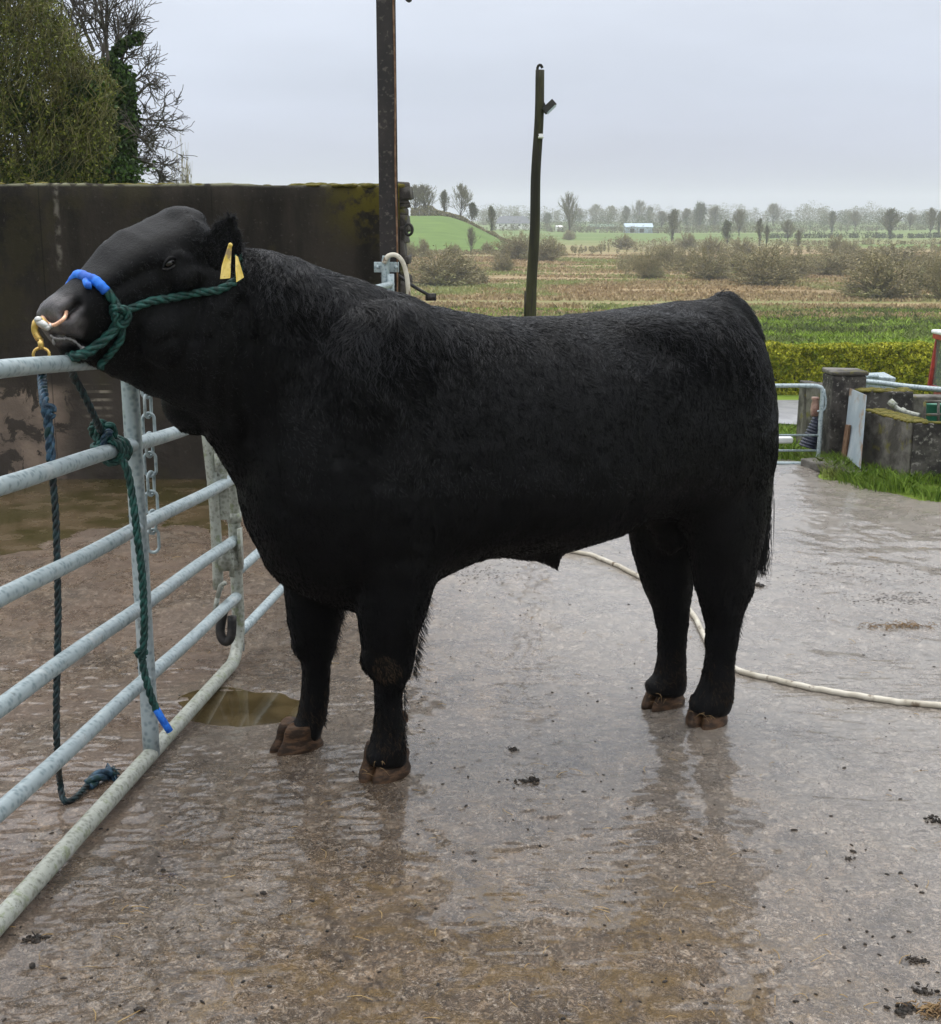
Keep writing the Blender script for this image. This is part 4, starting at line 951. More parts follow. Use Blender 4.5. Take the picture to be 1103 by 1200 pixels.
def ibeam(name, x, y, z0, z1, w_, d_, t_, mat, par, bow=0):
    prof = [(-w_, -d_), (w_, -d_), (w_, -d_ + t_), (t_ / 2, -d_ + t_), (t_ / 2, d_ - t_), (w_, d_ - t_), (w_, d_), (-w_, d_), (-w_, d_ - t_), (-t_ / 2, d_ - t_), (-t_ / 2, -d_ + t_), (-w_, -d_ + t_)]
    b = MB(); nz = 30; v = [(x + a, y + c, z) for z in np.linspace(z0, z1, nz) for a, c in prof]; f = []
    for i in range(nz - 1):
        for j in range(12): f.append((i * 12 + j, i * 12 + (j + 1) % 12, (i + 1) * 12 + (j + 1) % 12, (i + 1) * 12 + j))
    f.append(tuple(range((nz - 1) * 12, nz * 12))); b.add(v, f); return b.build(name, mat, par, False)
ibeam('beam', post_x, PYY, -.42, 4.3, .060, .075, .010, M['steel_brown'], post)
MB().tube([(post_x + .057 + .003 * math.sin(z * 6), PYY - .085, z) for z in np.linspace(-.2, 4.2, 40)], .007, 6).build('conduit', M['rust'], post)
MB().tube(spline([at(468, -30, PYY), at(474, -6, PYY), at(480, 1, PYY), at(483, -8, PYY)], 12), .012, 6).build('cable_end', M['iron'], post)
# dark lever sticking out past the post
b = MB(); b.tube(spline([at(466, 322, 9.2), at(484, 335, 9.2), at(503, 346, 9.2)], 10), .012, 8); b.box(at(505, 348, 9.2), (.07, .05, .05), .2)
tag(b.build('iron_lever', M['iron']), 'dark iron lever with a square end poking out right of the steel post', 'lever')
MB().box((0, 0, 0), (.01, .01, .01))

# ------------------------------------------------------------------ leaning wooden pole with floodlight
LY = 14.0; pb = at(621, 400, LY); pt = at(633.5, 82, LY); dz = pt - pb; pb2 = pb - dz * ((pb[2] - float(terr(pb[0], LY)) + .3) / dz[2])
pole = empty('wooden_pole', pb2, 'leaning mossy wooden pole with a small floodlight standing behind the bull\'s back', 'pole')
pts = [pb2 + (pt - pb2) * t + V3((.006 * math.sin(t * 23), .006 * math.cos(t * 17), 0)) for t in np.linspace(0, 1, 40)]
MB().tube(pts, np.linspace(.068, .046, 40), 12).build('shaft', M['pole_wood'], pole)
b = MB(); b.tube(spline([pt + V3((-.03, 0, -.05)), pt + V3((-.03, 0, .03)), pt + V3((.0, 0, .05)), pt + V3((.02, 0, .02))], 8), .016, 6); b.build('splintered_tip', M['pole_wood'], pole)
fl = at(643.5, 125, LY - .03); Mx = Matrix.Rotation(-.75, 3, 'Y') 
b = MB(); b.box(fl, (.15, .09, .075), 0, tilt=Mx); b.build('floodlight', M['iron'], pole, bevel=.008, smooth=False)
b = MB(); b.box(fl + V3((.026, -.01, -.028)), (.115, .07, .02), 0, tilt=Mx); b.build('floodlight_glass', M['galv'], pole, smooth=False)
b = MB(); b.tube([at(635, 117, LY), at(638, 122, LY), at(640, 127, LY)], .012, 6); b.build('floodlight_bracket', M['iron'], pole)
b = MB(); q = at(634, 162, LY - .06); b.tube([q, q + V3((0, 0, .02)), q + V3((0, 0, .022)), q + V3((0, 0, .045))], [.03, .03, .022, .026], 10); b.build('insulator', M['white_pl'], pole)
b = MB(); b.box(at(616.5, 360, LY), (.04, .04, .35)); tag(b.build('stub_post', M['pole_wood']), 'short dark stub post tight against the foot of the leaning wooden pole', 'post')

# ------------------------------------------------------------------ walls, small gate and tractor at the right
def wallbox(name, x0, x1, y0, y1, z0, z1, mat, par=None, jit=.006, sub=7):
    b = MB(); b.box(((x0 + x1) / 2, (y0 + y1) / 2, (z0 + z1) / 2), (x1 - x0, y1 - y0, z1 - z0), 0, jit=jit); return b.build(name, mat, par, False, .012)
pa0 = at(970, 545, 10.0); pa1 = at(1009, 545, 10.0); za = at(990, 441, 10.0)[2]
pil = empty('concrete_pillar', ((pa0[0] + pa1[0]) / 2, 10.1, -.38), 'squat dark concrete pillar with a flat cap at the hinge side of the small gate', 'pillar')
wallbox('shaft', pa0[0], pa1[0], 10.0, 10.28, -.55, za, M['conc_dark'], pil); wallbox('cap', pa0[0] - .01, pa1[0] + .015, 9.985, 10.30, za + .002, za + .035, M['conc_block'], pil)
q = at(960, 470, 11.2); zq = at(960, 449, 11.2)[2]
b = MB(); b.box((q[0] + .02, 11.2, zq - .42), (.18, .20, .84), .3, jit=.012, tilt=Matrix.Rotation(-.05, 3, 'Y')); tag(b.build('leaning_slab', M['conc_block'], None, False, .01), 'grey leaning slab just left of the capped pillar', 'slab')
q = at(946, 470, 11.6); zq = at(946, 447, 11.6)[2]; z0_ = at(946, 491, 11.6)[2]
b = MB(); b.box((q[0], 11.6, (zq + z0_) / 2 - .15), (.115, .16, zq - z0_ + .3), .1, jit=.008); tag(b.build('gate_pillar', M['conc_block'], None, False, .01), 'small pinkish concrete gate pillar behind the top bar of the small gate', 'pillar')
# leaning sheet
c4 = [at(996, 455, 9.95), at(1015, 463, 9.35), at(1008, 549, 9.25), at(988, 532, 9.85)]
b = MB(); P_ = np.array(c4); n_ = np.cross(P_[1] - P_[0], P_[3] - P_[0]); n_ /= np.linalg.norm(n_); v = list(P_) + list(P_ + n_ * .006); b.add(v, [(0, 1, 2, 3), (7, 6, 5, 4), (0, 4, 5, 1), (1, 5, 6, 2), (2, 6, 7, 3), (3, 7, 4, 0)])
tag(b.build('metal_sheet', M['board'], None, False), 'pale blue-grey metal sheet leaning between the pillar and the low wall', 'sheet')
c4 = [at(990, 497, 9.9), at(994, 498, 9.7), at(990, 535, 9.72), at(985, 533, 9.88)]; P_ = np.array(c4) + V3((.0, -.02, 0)); b = MB(); v = list(P_) + list(P_ + V3((.02, .01, 0))); b.add(v, [(0, 1, 2, 3), (7, 6, 5, 4), (0, 4, 5, 1), (1, 5, 6, 2), (2, 6, 7, 3), (3, 7, 4, 0)])
tag(b.build('rusty_strip', M['rust'], None, False), 'narrow rusty board against the lower edge of the blue-grey metal sheet', 'board')
b = MB(); g_ = at(975, 548, 9.6); b.box((g_[0] + .06, 9.55, -.36), (.30, .62, .07), .35, jit=.01); tag(b.build('kerb_slab', M['conc_block'], None, False, .01), 'damp concrete slab lying at the foot of the capped pillar', 'slab')
# low trough wall
A1 = at(1016, 478, 9.55); A2 = at(1067, 499, 8.95); ztop = (A1[2] + A2[2]) / 2
tw = empty('trough_wall', (A2[0], A2[1], -.38), 'low mossy concrete trough wall on the grass verge at the right edge', 'wall')
def prism_wall(name, pts, z0, z1, mat, par):
    b = MB(); k = len(pts); v = [(p[0], p[1], z0) for p in pts] + [(p[0], p[1], z1) for p in pts]
    b.add(v, [tuple(range(k))[::-1], tuple(range(k, 2 * k))] + [(i, (i + 1) % k, k + (i + 1) % k, k + i) for i in range(k)]); return b.build(name, mat, par, False, .012)
prism_wall('side_wall', [(A1[0] - .02, A1[1]), (A2[0], A2[1]), (A2[0] + .14, A2[1] + .06), (A1[0] + .16, A1[1] + .06)], -.5, ztop, M['conc_block'], tw)
prism_wall('front_wall', [(A2[0] + .02, A2[1] - .003), (A2[0] + 2.2, A2[1] - .12), (A2[0] + 2.2, A2[1] + .06), (A2[0] + .142, A2[1] + .10)], -.5, ztop - .004, M['conc_dark'], tw)
zb = at(1030, 456, 9.95)[2]
prism_wall('back_wall', [(A1[0] + .0, A1[1] + .30), (A1[0] + .42, A1[1] + .22), (A1[0] + .46, A1[1] + .46), (A1[0] + .0, A1[1] + .5)], -.5, zb, M['conc_dark'], tw)
prism_wall('rear_wall', [(A1[0] + .46, A1[1] + .34), (A1[0] + 2.4, A1[1] + .22), (A1[0] + 2.4, A1[1] + .40), (A1[0] + .46, A1[1] + .5)], -.5, zb - .05, M['conc_block'], tw)
b = MB()
for i in range(220):
    t = random.random(); w_ = random.random(); x = A1[0] + (A2[0] - A1[0]) * t + .14 * w_; y_ = A1[1] + (A2[1] - A1[1]) * t + .05 * w_; s_ = random.uniform(.01, .028); b.ell((x, y_, ztop + .003), (s_ * 1.3, s_, s_ * .5), None, 8, 5)
for i in range(90): s_ = random.uniform(.01, .026); b.ell((A2[0] + .1 + random.uniform(0, 1.2), A2[1] + random.uniform(-.02, .04), ztop), (s_ * 1.3, s_, s_ * .5), None, 8, 5)
for i in range(60): s_ = random.uniform(.012, .03); b.ell((A1[0] + random.uniform(.02, .42), A1[1] + random.uniform(.26, .42), zb), (s_ * 1.3, s_, s_ * .5), None, 8, 5)
tag(b.build('moss', M['moss'], tw), kind='stuff')
b = MB(); b.tube(spline([at(1044, 471, 9.55), at(1054, 480, 9.5), at(1066, 484, 9.45), at(1078, 487, 9.4)], 20), .018, 8); b.tube([at(1043, 470, 9.55), at(1049, 476, 9.52)], .028, 8); b.tube([at(1056, 481, 9.5), at(1060, 483, 9.5)], .028, 8)
tag(b.build('drain_pipe', M['galv_moss']), 'short grey pipe lying along the top of the trough wall', 'pipe')
b = MB()
for a_, c_ in (((1084, 500), (1084, 471)), ((1084, 471), (1125, 470)), ((1084, 486), (1125, 486)), ((1100, 500), (1100, 471))): b.tube([at(*a_, 9.25), at(*c_, 9.25)], .011, 8)
tag(b.build('wire_crate', M['conc_block']), 'weathered crate frame standing in the trough at the right edge', 'crate')
b = MB(); b.loft([[at(1096, 497, 9.4) + V3((r_ * math.cos(a), r_ * math.sin(a), z)) for a in np.linspace(0, 2 * math.pi, 16, endpoint=False)] for r_, z in ((.06, -.06), (.085, .04), (.092, .15), (.095, .155))]); M['gbucket'] = simple('green_plastic', (.02, .12, .07), (.03, .2, .12), 8, .4, .1)
tag(b.build('bucket', M['gbucket']), 'green plastic bucket inside the crate frame', 'bucket')
b = MB(); b.tube(spline([at(1013, 447, 10.6), at(1034, 449, 10.5), at(1065, 453, 10.35), at(1130, 459, 10.0)], 24), .022, 10); tag(b.build('steel_pipe', M['galv']), 'long pale steel pipe laid across the walls right of the capped pillar', 'pipe')
b = MB(); p_ = at(1021, 449, 10.8); b.box((p_[0], 10.8, p_[2]), (.30, .2, .13), .2, jit=.02); b.tube([at(1010, 441, 10.7), at(1030, 441, 10.7)], .02, 8); tag(b.build('float_box', M['galv'], None, False, .02), 'pale box behind the cap of the dark pillar', 'box')
# small gate
GY = 9.9; yg = empty('yard_gate', at(965, 543, GY), 'small grey tubular gate between the bull\'s rump and the capped pillar', 'gate')
fr_ = [at(700, 452, GY), at(800, 452, GY), at(900, 452, GY), at(945, 452, GY), at(959, 453, GY), at(964, 459, GY), at(962, 490, GY), at(960, 525, GY), at(957, 539, GY), at(948, 543, GY), at(900, 543, GY), at(800, 543, GY), at(700, 543, GY)]
MB().tube(spline(fr_, 90), .017, 10).build('frame_tube', M['galv'], yg)
for y_ in (479, 510, 528): MB().tube([at(700, y_, GY), at(961 if y_ < 500 else 960, y_, GY)] if y_ > 490 else [at(700, y_ + .0, GY), at(905, y_, GY)], .009, 8).build('rail', M['galv'], yg)
b = MB(); b.tube(spline([at(966, 456, GY), at(968, 470, GY), at(966, 480, GY), at(958, 482, GY)], 12), .008, 6); b.build('hinge_loop', M['galv'], yg)
# ribbed pipe, cap and bits by the gate
b = MB(); a_ = at(947, 524, 10.15); c_ = at(960, 484, 10.15); prof = []
n_ = 46; pts = [a_ + (c_ - a_) * t for t in np.linspace(0, 1, n_)]
b.tube(pts, np.linspace(.072, .030, n_) * (1 + .10 * np.sin(np.arange(n_) * 1.6)), 16); M['navy'] = simple('dark_ribbed_plastic', (.012, .016, .03), (.03, .036, .06), 10, .4, .1)
tag(b.build('ribbed_pipe', M['navy']), 'dark navy ribbed pipe leaning inside the small gate', 'pipe')
b = MB(); b.loft([[at(955, 480, 10.1) + V3((r_ * math.cos(a), r_ * math.sin(a), z)) for a in np.linspace(0, 2 * math.pi, 14, endpoint=False)] for r_, z in ((.03, -.05), (.034, .0), (.03, .04), (.024, .075), (.03, .08), (.03, .1))]); M['clay'] = simple('pink_brown_clay', (.22, .12, .09), (.34, .22, .17), 14, .6, .1)
tag(b.build('clay_cap', M['clay']), 'pinkish brown cap on top of the dark ribbed pipe', 'cap')
b = MB(); b.box(at(907, 515, 10.6), (.30, .12, .055), .05); M['wpaint'] = simple('white_painted_metal', (.62, .64, .64), (.74, .75, .75), 6, .45, .1)
tag(b.build('white_trough', M['wpaint'], None, False, .015), 'white plastic trough lying in the grass behind the small gate', 'trough')

# tractor
TY = 22.0; tx = at(1104, 455, TY)[0]; gz = float(terr(tx + .6, TY)); zr = at(1090, 391, TY)[2]
tr = empty('tractor', (tx + .6, TY, gz), 'old red tractor with a white roofed cab parked beyond the trough wall', 'tractor')
M['red'] = simple('faded_red_paint', (.26, .018, .014), (.38, .04, .03), 5, .4, .1, .003, c2=(.1, .03, .02), s2=18)
M['glass'] = NT('tractor_glass').out((.16, .22, .21), .08, None, .8, Alpha=.3)
M['tyre'] = simple('tractor_tyre', (.015, .015, .015), (.03, .03, .028), 10, .8, .5)
M['seat'] = simple('black_seat', (.01, .01, .01), (.02, .02, .02), 10, .7)
cw, cd, zc = 1.15, 1.2, zr - .05; zb_ = zc - .95
b = MB(); b.box((tx + cw / 2, TY, zr - .01), (cw + .08, cd + .1, .07)); b.build('roof', M['wpaint'], tr, False, .03)
b = MB()
for sx in (0, 1):
    for sy in (-1, 1):
        b.tube([(tx + .03 + sx * (cw - .06) + (.05 if sx == 0 else -.0) , TY + sy * (cd / 2 - .04), zc + .01), (tx + .0 + sx * cw, TY + sy * (cd / 2 - .02), zb_)], .05, 6)
b.box((tx + cw / 2, TY, zc - .03), (cw + .02, cd + .02, .10)); b.tube([(tx + .04, TY - .05, zc), (tx + .02, TY - .05, zb_)], .03, 6); b.box((tx + .03, TY, zb_ + .02), (.06, cd, .08)); b.box((tx + cw / 2, TY - cd / 2 + .02, zb_ + .02), (cw, .05, .08))
b.build('cab_frame', M['red'], tr, False)
for (c_, s_) in (((tx + cw / 2, TY - cd / 2 + .03, (zc + zb_) / 2), (cw - .14, .008, .84)), ((tx + .035, TY, (zc + zb_) / 2), (.008, cd - .12, .84)), ((tx + cw / 2, TY + cd / 2 - .03, (zc + zb_) / 2), (cw - .14, .008, .84))): MB().box(c_, s_).build('window', M['glass'], tr, False)
b = MB(); b.box((tx + cw / 2, TY, zb_ - .18), (cw - .1, cd - .1, .4)); b.box((tx + 2.0, TY, gz + .85), (1.5, .5, .55)); b.build('body', M['red'], tr, False, .04)
b = MB(); b.box((tx + .6, TY, zb_ + .18), (.4, .45, .12)); b.box((tx + .42, TY, zb_ + .4), (.1, .42, .42)); b.build('seat', M['seat'], tr, False, .03)
b = MB(); b.ell((tx + .16, TY - cd / 2 - .03, zb_ + .0), (.085, .05, .085), None, 14, 8); b.build('work_lamp', M['galv'], tr)
for (cx_, sy, rr_, wd) in ((.55, -.72, .62, .28), (.55, .72, .62, .28), (2.45, -.6, .38, .18), (2.45, .6, .38, .18)):
    b = MB(); c_ = V3((tx + cx_, TY + sy, gz + rr_)); rg = []
    for (dy, rf) in ((-.5, .62), (-.5, .95), (-.35, 1), (.35, 1), (.5, .95), (.5, .62)): rg.append([c_ + V3((math.cos(a) * rr_ * rf, dy * wd, math.sin(a) * rr_ * rf)) for a in np.linspace(0, 2 * math.pi, 28, endpoint=False)])
    b.loft(rg)
    for k_ in range(20): a = k_ * math.pi / 10; b.box(c_ + V3((math.cos(a), 0, math.sin(a))) * rr_ * 1.01, (.05, wd * .95, .05), 0, tilt=Matrix.Rotation(-a, 3, 'Y'))
    wh = b.build('wheel', M['tyre'], tr, False); b = MB(); b.tube([c_ + V3((0, -wd * .52, 0)), c_ + V3((0, wd * .52, 0))], rr_ * .55, 20); b.build('rim', M['wpaint'], wh, False)
for sy in (-.72, .72):
    b = MB(); rg = [[(tx + .55 + math.cos(a) * r_, TY + sy + dy, gz + .62 + math.sin(a) * r_) for r_, dy in ((.68, -.17), (.68, .17), (.72, .17), (.72, -.17))] for a in np.linspace(.3, 2.9, 14)]; b.loft(rg); b.build('mudguard', M['red'], tr, False)

# ------------------------------------------------------------------ white hose on the yard
def gnd(px, py, h=.0): 
    p = ground_at(px, py); p[2] = float(yard_z(p[0], p[1])) + h; return p
hp_ = [(560, 652), (620, 645), (682, 650), (715, 660), (752, 680), (790, 700), (812, 722), (824, 745), (836, 768), (862, 786), (900, 798), (950, 810), (1010, 820), (1060, 828), (1103, 833), (1160, 842)]
hs_ = spline([gnd(x, y_) for x, y_ in hp_], 220)
hs_[:, 2] = [float(yard_z(p[0], p[1])) + .011 for p in hs_]
tag(MB().tube(hs_, .0125, 10).build('water_hose', M['hose']), 'long cream hose lying across the wet yard behind the bull\'s hind legs', 'hose')

# ------------------------------------------------------------------ dung, straw and crumbs
def clump(px, py, s_, label, name='dung_clump', mat='dung', flat=.45, n_=7, seed=0, elong=1.0):
    g = gnd(px, py); rg = random.Random(seed); b = MB()
    if mat == 'straw':
        for i in range(90): p = g + V3((rg.gauss(0, s_ * .6 * elong), rg.gauss(0, s_ * .4), s_ * flat * rg.random())); q = p + V3((rg.uniform(-1, 1), rg.uniform(-.6, .6), rg.uniform(-.2, .2))) * s_ * .8; b.tube(spline([p, (p + q) / 2 + V3((0, 0, s_ * .15)), q], 5), .0014, 4)
        return tag(b.build(name, M['straw_dark']), label, 'straw')
    for i in range(n_ * 4): b.ell(g + V3((rg.gauss(0, s_ * .55 * elong), rg.gauss(0, s_ * .4), s_ * flat * rg.uniform(.05, .4))), (s_ * rg.uniform(.08, .3), s_ * rg.uniform(.08, .25), s_ * flat * rg.uniform(.2, .6)), np.array(Matrix.Rotation(rg.uniform(-1, 1), 3, 'Z')), 7, 5)
    for i in range(0): b.ell(g + V3((rg.gauss(0, s_ * .5 * elong), rg.gauss(0, s_ * .35), s_ * flat * rg.uniform(.1, .5))), (s_ * rg.uniform(.25, .6), s_ * rg.uniform(.2, .45), s_ * flat * rg.uniform(.4, .9)), np.array(Matrix.Rotation(rg.uniform(-1, 1), 3, 'Z')), 9, 6)
    for i in range(10): p = g + V3((rg.gauss(0, s_ * .7 * elong), rg.gauss(0, s_ * .6), s_ * .15)); b.tube([p, p + V3((rg.uniform(-.5, .5), rg.uniform(-.4, .4), rg.uniform(-.1, .25))) * s_], .0012 + s_ * .01, 4)
    return tag(b.build(name, M[mat]), label, 'straw' if mat == 'straw' else 'dung')
clump(619, 916, .030, 'black clump of muck alone on the wet yard, right of the near front hoof', seed=1)
clump(601, 879, .016, 'small dark crumb of muck just above the black clump in the middle of the yard', seed=2)
clump(881, 686, .045, 'dark muck lump behind the bull\'s hind leg under the tail', seed=3)
clump(1098, 962, .026, 'black muck clump at the right edge of the yard', seed=4)
clump(1062, 1183, .030, 'brown muck with straw at the bottom right of the yard', seed=5, flat=.3)
clump(1092, 1186, .030, 'pile of wet straw at the bottom right corner', 'straw_pile', 'straw', seed=6, flat=.3)
clump(1058, 734, .055, 'long smear of straw and muck right of the tail', 'straw_smear', 'straw', flat=.12, n_=16, seed=7, elong=2.6)
clump(1075, 1125, .018, 'small muck crumb near the lower right edge', seed=8)
clump(40, 1105, .030, 'brown muck patch beside the bottom of the near gate', seed=9, flat=.3)
clump(995, 1006, .012, 'tiny round muck crumb on the pale wet concrete', seed=10)
clump(1085, 1162, .022, 'dark muck bit above the straw pile at bottom right', seed=11)
b = MB(); rg = random.Random(4)
for i in range(520):
    px, py = rg.uniform(0, 1103), 640 + 560 * rg.random() ** 1.1
    if px < 330 and py < 900 and rg.random() < .3: continue
    g = gnd(px, py); s_ = rg.uniform(.0015, .0048) * (1.8 if rg.random() < .06 else 1); b.ell(g + V3((0, 0, s_ * .2)), (s_ * rg.uniform(.8, 2), s_ * rg.uniform(.6, 1.1), s_ * .7), np.array(Matrix.Rotation(rg.uniform(-3, 3), 3, 'Z')), 6, 4)
for i in range(260):      # crumbs gathered into trails
    px, py = rg.gauss(1010, 60), rg.gauss(672, 7); g = gnd(px, py); s_ = rg.uniform(.0015, .0042); b.ell(g, (s_ * rg.uniform(1, 2.6), s_, s_ * .4), None, 6, 4)
for i in range(260):
    px, py = rg.gauss(1045, 28), rg.gauss(702, 3); g = gnd(px, py); s_ = rg.uniform(.0015, .0042); b.ell(g, (s_ * rg.uniform(1, 2.6), s_, s_ * .4), None, 6, 4)
for i in range(200):
    px, py = rg.gauss(560, 22), rg.gauss(672, 6); g = gnd(px, py); s_ = rg.uniform(.0015, .0042); b.ell(g, (s_ * rg.uniform(1, 2.6), s_, s_ * .4), None, 6, 4)
tag(b.build('muck_crumbs', M['dung']), 'dark crumbs of muck scattered over the wet yard', 'muck', None, 'stuff')
b = MB()
for i in range(200):
    px, py = rg.uniform(0, 1103), 640 + 560 * rg.random(); g = gnd(px, py, .003); a = rg.uniform(0, 6.3); L2 = rg.uniform(.012, .06); d_ = V3((math.cos(a), math.sin(a), 0)); e_ = V3((-d_[1], d_[0], 0))
    b.tube(spline([g, g + d_ * L2 * .5 + e_ * L2 * rg.uniform(-.2, .2) + V3((0, 0, .003)), g + d_ * L2], 5), rg.uniform(.0005, .0012), 4)
tag(b.build('straw_bits', M['straw']), 'bits of straw scattered over the wet yard', 'straw', None, 'stuff')

# ------------------------------------------------------------------ grass
def blades(name, X, Y, h, w_, mat, label, cat, zf=terr, lean=.5):
    n_ = len(X); Z = zf(X, Y) - .01; a = RNG.uniform(0, 2 * math.pi, n_); h = h * RNG.uniform(.5, 1.3, n_); w_ = w_ * RNG.uniform(.6, 1.2, n_)
    l1 = RNG.normal(0, lean, n_) * h; l2 = RNG.normal(0, lean, n_) * h; P0 = np.stack([X, Y, Z], 1); s_ = np.stack([np.cos(a) * w_ / 2, np.sin(a) * w_ / 2, 0 * a], 1)
    m_ = P0 + np.stack([l1 * .35, l2 * .35, h * .6], 1); t_ = P0 + np.stack([l1, l2, h], 1)
    v = np.stack([P0 - s_, P0 + s_, m_ + s_ * .75, t_, m_ - s_ * .75], 1)
    return tag(soup(name, v, 5, mat), label, cat, None, 'stuff')
def scatter(n_, x0, x1, y0, y1, keep):
    X = RNG.uniform(x0, x1, n_ * 3); Y = y0 + (y1 - y0) * RNG.random(n_ * 3) ; k = keep(X, Y); return X[k][:n_], Y[k][:n_]
inwall = lambda X, Y: (X > A1[0] - .05) & (Y > np.interp(X, [A1[0], A2[0]], [A1[1], A2[1]]) - .01) & (Y < A1[1] + .5)
X, Y = scatter(46000, 2.3, 6, 7.2, 10.6, lambda X, Y: (X > yard_edge(Y) + .06 * vnoise(X, Y, 5, 4) + RNG.uniform(-.02, .08, len(X))) & ~inwall(X, Y) & (vnoise(X, Y, 4, 9) > -.75))
blades('verge_grass', X, Y, .085, .007, M['grass'], 'bright green grass along the edge of the yard at the foot of the walls', 'grass')
X, Y = scatter(42000, 1.8, 9, 10.4, 25.4, lambda X, Y: vnoise(X, Y, 1.2, 9) > -.5)
blades('slope_grass', X, Y, .13, .02, M['grass'], 'grass on the slope between the small gate and the lane', 'grass')
X, Y = scatter(90000, -22, 62, 33, 108, lambda X, Y: (np.abs(X) < Y * .46) & (fbm(X * .4, Y, .5, 2, 3) > -.55) & (RNG.random(len(X)) < 40 / Y))
blades('meadow_grass', X, Y, .24 + 0 * X, .06 + .0006 * Y, M['fgrass'], 'rough green meadow grass beyond the hedge', 'grass', lean=.6)
M['tuft'] = leafy('rush_tufts', (.05, .085, .02), (.12, .15, .04), (.16, .14, .06), 1.0)
g = np.random.default_rng(77); nc = 1500; Yc = 33 + 78 * g.random(nc) ** .8; Xc = g.uniform(-.1, .46, nc) * Yc; kc = vnoise(Xc * .4, Yc, .16, 6) > -.25; Xc, Yc = Xc[kc], Yc[kc]; i = np.repeat(np.arange(len(Xc)), 26)
blades('rush_tufts', Xc[i] + g.normal(0, .22, len(i)), Yc[i] + g.normal(0, .14, len(i)), .34, .05, M['tuft'], 'dark tufts of rush dotted over the green meadow', 'rushes', lean=.5)
X, Y = scatter(90000, -60, 110, 84, 270, lambda X, Y: (np.abs(X) < Y * .42) & (fbm(X * .35, Y, .14, 3, 3) > -.15) & (RNG.random(len(X)) < 110 / Y))
blades('rushes', X, Y, .30 + 0 * X, .14 + .0008 * Y, M['rush'], 'brown rushes and dead grass across the wet bottom land', 'rushes', lean=.4)
# hedge
hx0, hx1 = 6.6, 12.4; HYY = 31.0; ht = at(1000, 404, HYY)[2]; hb_ = float(terr(9, HYY)); nL = 34000
X = RNG.uniform(hx0, hx1, nL); side_ = RNG.random(nL); Y = np.where(side_ < .75, HYY - .45 + RNG.exponential(.05, nL), RNG.uniform(HYY - .45, HYY + .45, nL)); 
tz = ht + .05 * vnoise(X, Y * 0, 2.2, 4) + .03 * vnoise(X, Y, 6, 7); Z = np.where(side_ < .75, hb_ + (tz - hb_) * RNG.random(nL), tz - RNG.exponential(.03, nL))
Yb = .16 * vnoise(X, Z, 3, 12) + .08 * vnoise(X, Z, 9, 13); c_ = np.stack([X, Y - Yb, Z], 1)
hg = empty('hedge', (9.5, HYY, hb_), 'clipped yellow-green box hedge running across behind the walls and the tractor', 'hedge')
soup('foliage', leaf_quads(c_, .042, .6), 4, M['hedge'], hg)
b = MB(); b.box(((hx0 + hx1) / 2, HYY + .05, (hb_ + ht) / 2 - .06), (hx1 - hx0 - .1, .6, ht - hb_ - .06)); b.build('inner_twigs', M['bark'], hg)

# ------------------------------------------------------------------ big trees behind the wall
def rngs(s_): return np.random.default_rng(s_)
def full_tree(name, base, H, label, cat, seed, levels=5, mat='twig', trunk_r=.2, lean=(0, 0, 1), spread=.55, leaves=None, **kw):
    g = rngs(seed); A_, B2, RA, RB, tips = grow(base, lean, H * .38, trunk_r, levels, g, spread=spread, **kw)
    t = empty(name, base, label, cat)
    k = RA > trunk_r * .32
    o = link_mesh('trunk', stick_mesh('trunk', A_[k], B2[k], RA[k], RB[k]), M['bark'], t)
    crown = link_mesh('crown', stick_mesh('crown', A_[~k], B2[~k], np.maximum(RA[~k], .011), np.maximum(RB[~k], .009)), M[mat], t)
    return t, A_, B2, RA, tips
by_ = 24.0
base = at(140, 262, by_); base[2] = float(terr(base[0], by_))
def limbs(par, specs, seed, mat='twig'):
    g = rngs(seed); S_ = []
    for (x0, y0, x1, y1, lv, r_) in specs:
        a = at(x0, y0, 24.0 + g.uniform(-.3, .3)); c = at(x1, y1, 24.0 + g.uniform(-.6, .6)); d = c - a; L_ = np.linalg.norm(d)
        S_.append(grow(a, d, L_ * .72, r_, lv, g, spread=.55, nb=(3, 6), upw=.06, ratio=.68, segs=5, wob=.16))
    A_, B2, RA, RB = [np.concatenate([q[k] for q in S_]) for k in range(4)]
    link_mesh('branches', stick_mesh('branches', A_, B2, np.maximum(RA, .0065), np.maximum(RB, .0055)), M[mat], par)
t, A_, B2, RA, tips = full_tree('bare_tree', base, 7.0, 'leafless tree with ivy up its trunk, branches reaching right over the wall', 'tree', 11, 5, 'twig', .20, (.02, 0, 1), .62, nb=(3, 5), ratio=.70)
limbs(t, [(136, 95, 172, 36, 3, .05), (128, 75, 130, -10, 3, .04), (120, 90, 100, -10, 3, .05), (110, 60, 75, -30, 3, .04), (134, 80, 150, 5, 3, .03), (142, 105, 185, 78, 3, .035), (146, 120, 190, 95, 3, .03), (148, 140, 208, 140, 3, .03), (150, 160, 202, 175, 3, .03), (150, 180, 200, 205, 3, .03), (152, 200, 195, 190, 3, .025), (146, 130, 180, 150, 3, .03), (100, 70, 60, 0, 3, .04), (115, 85, 120, 20, 3, .04), (140, 70, 165, 60, 2, .02), (150, 190, 180, 215, 3, .02)], 21)
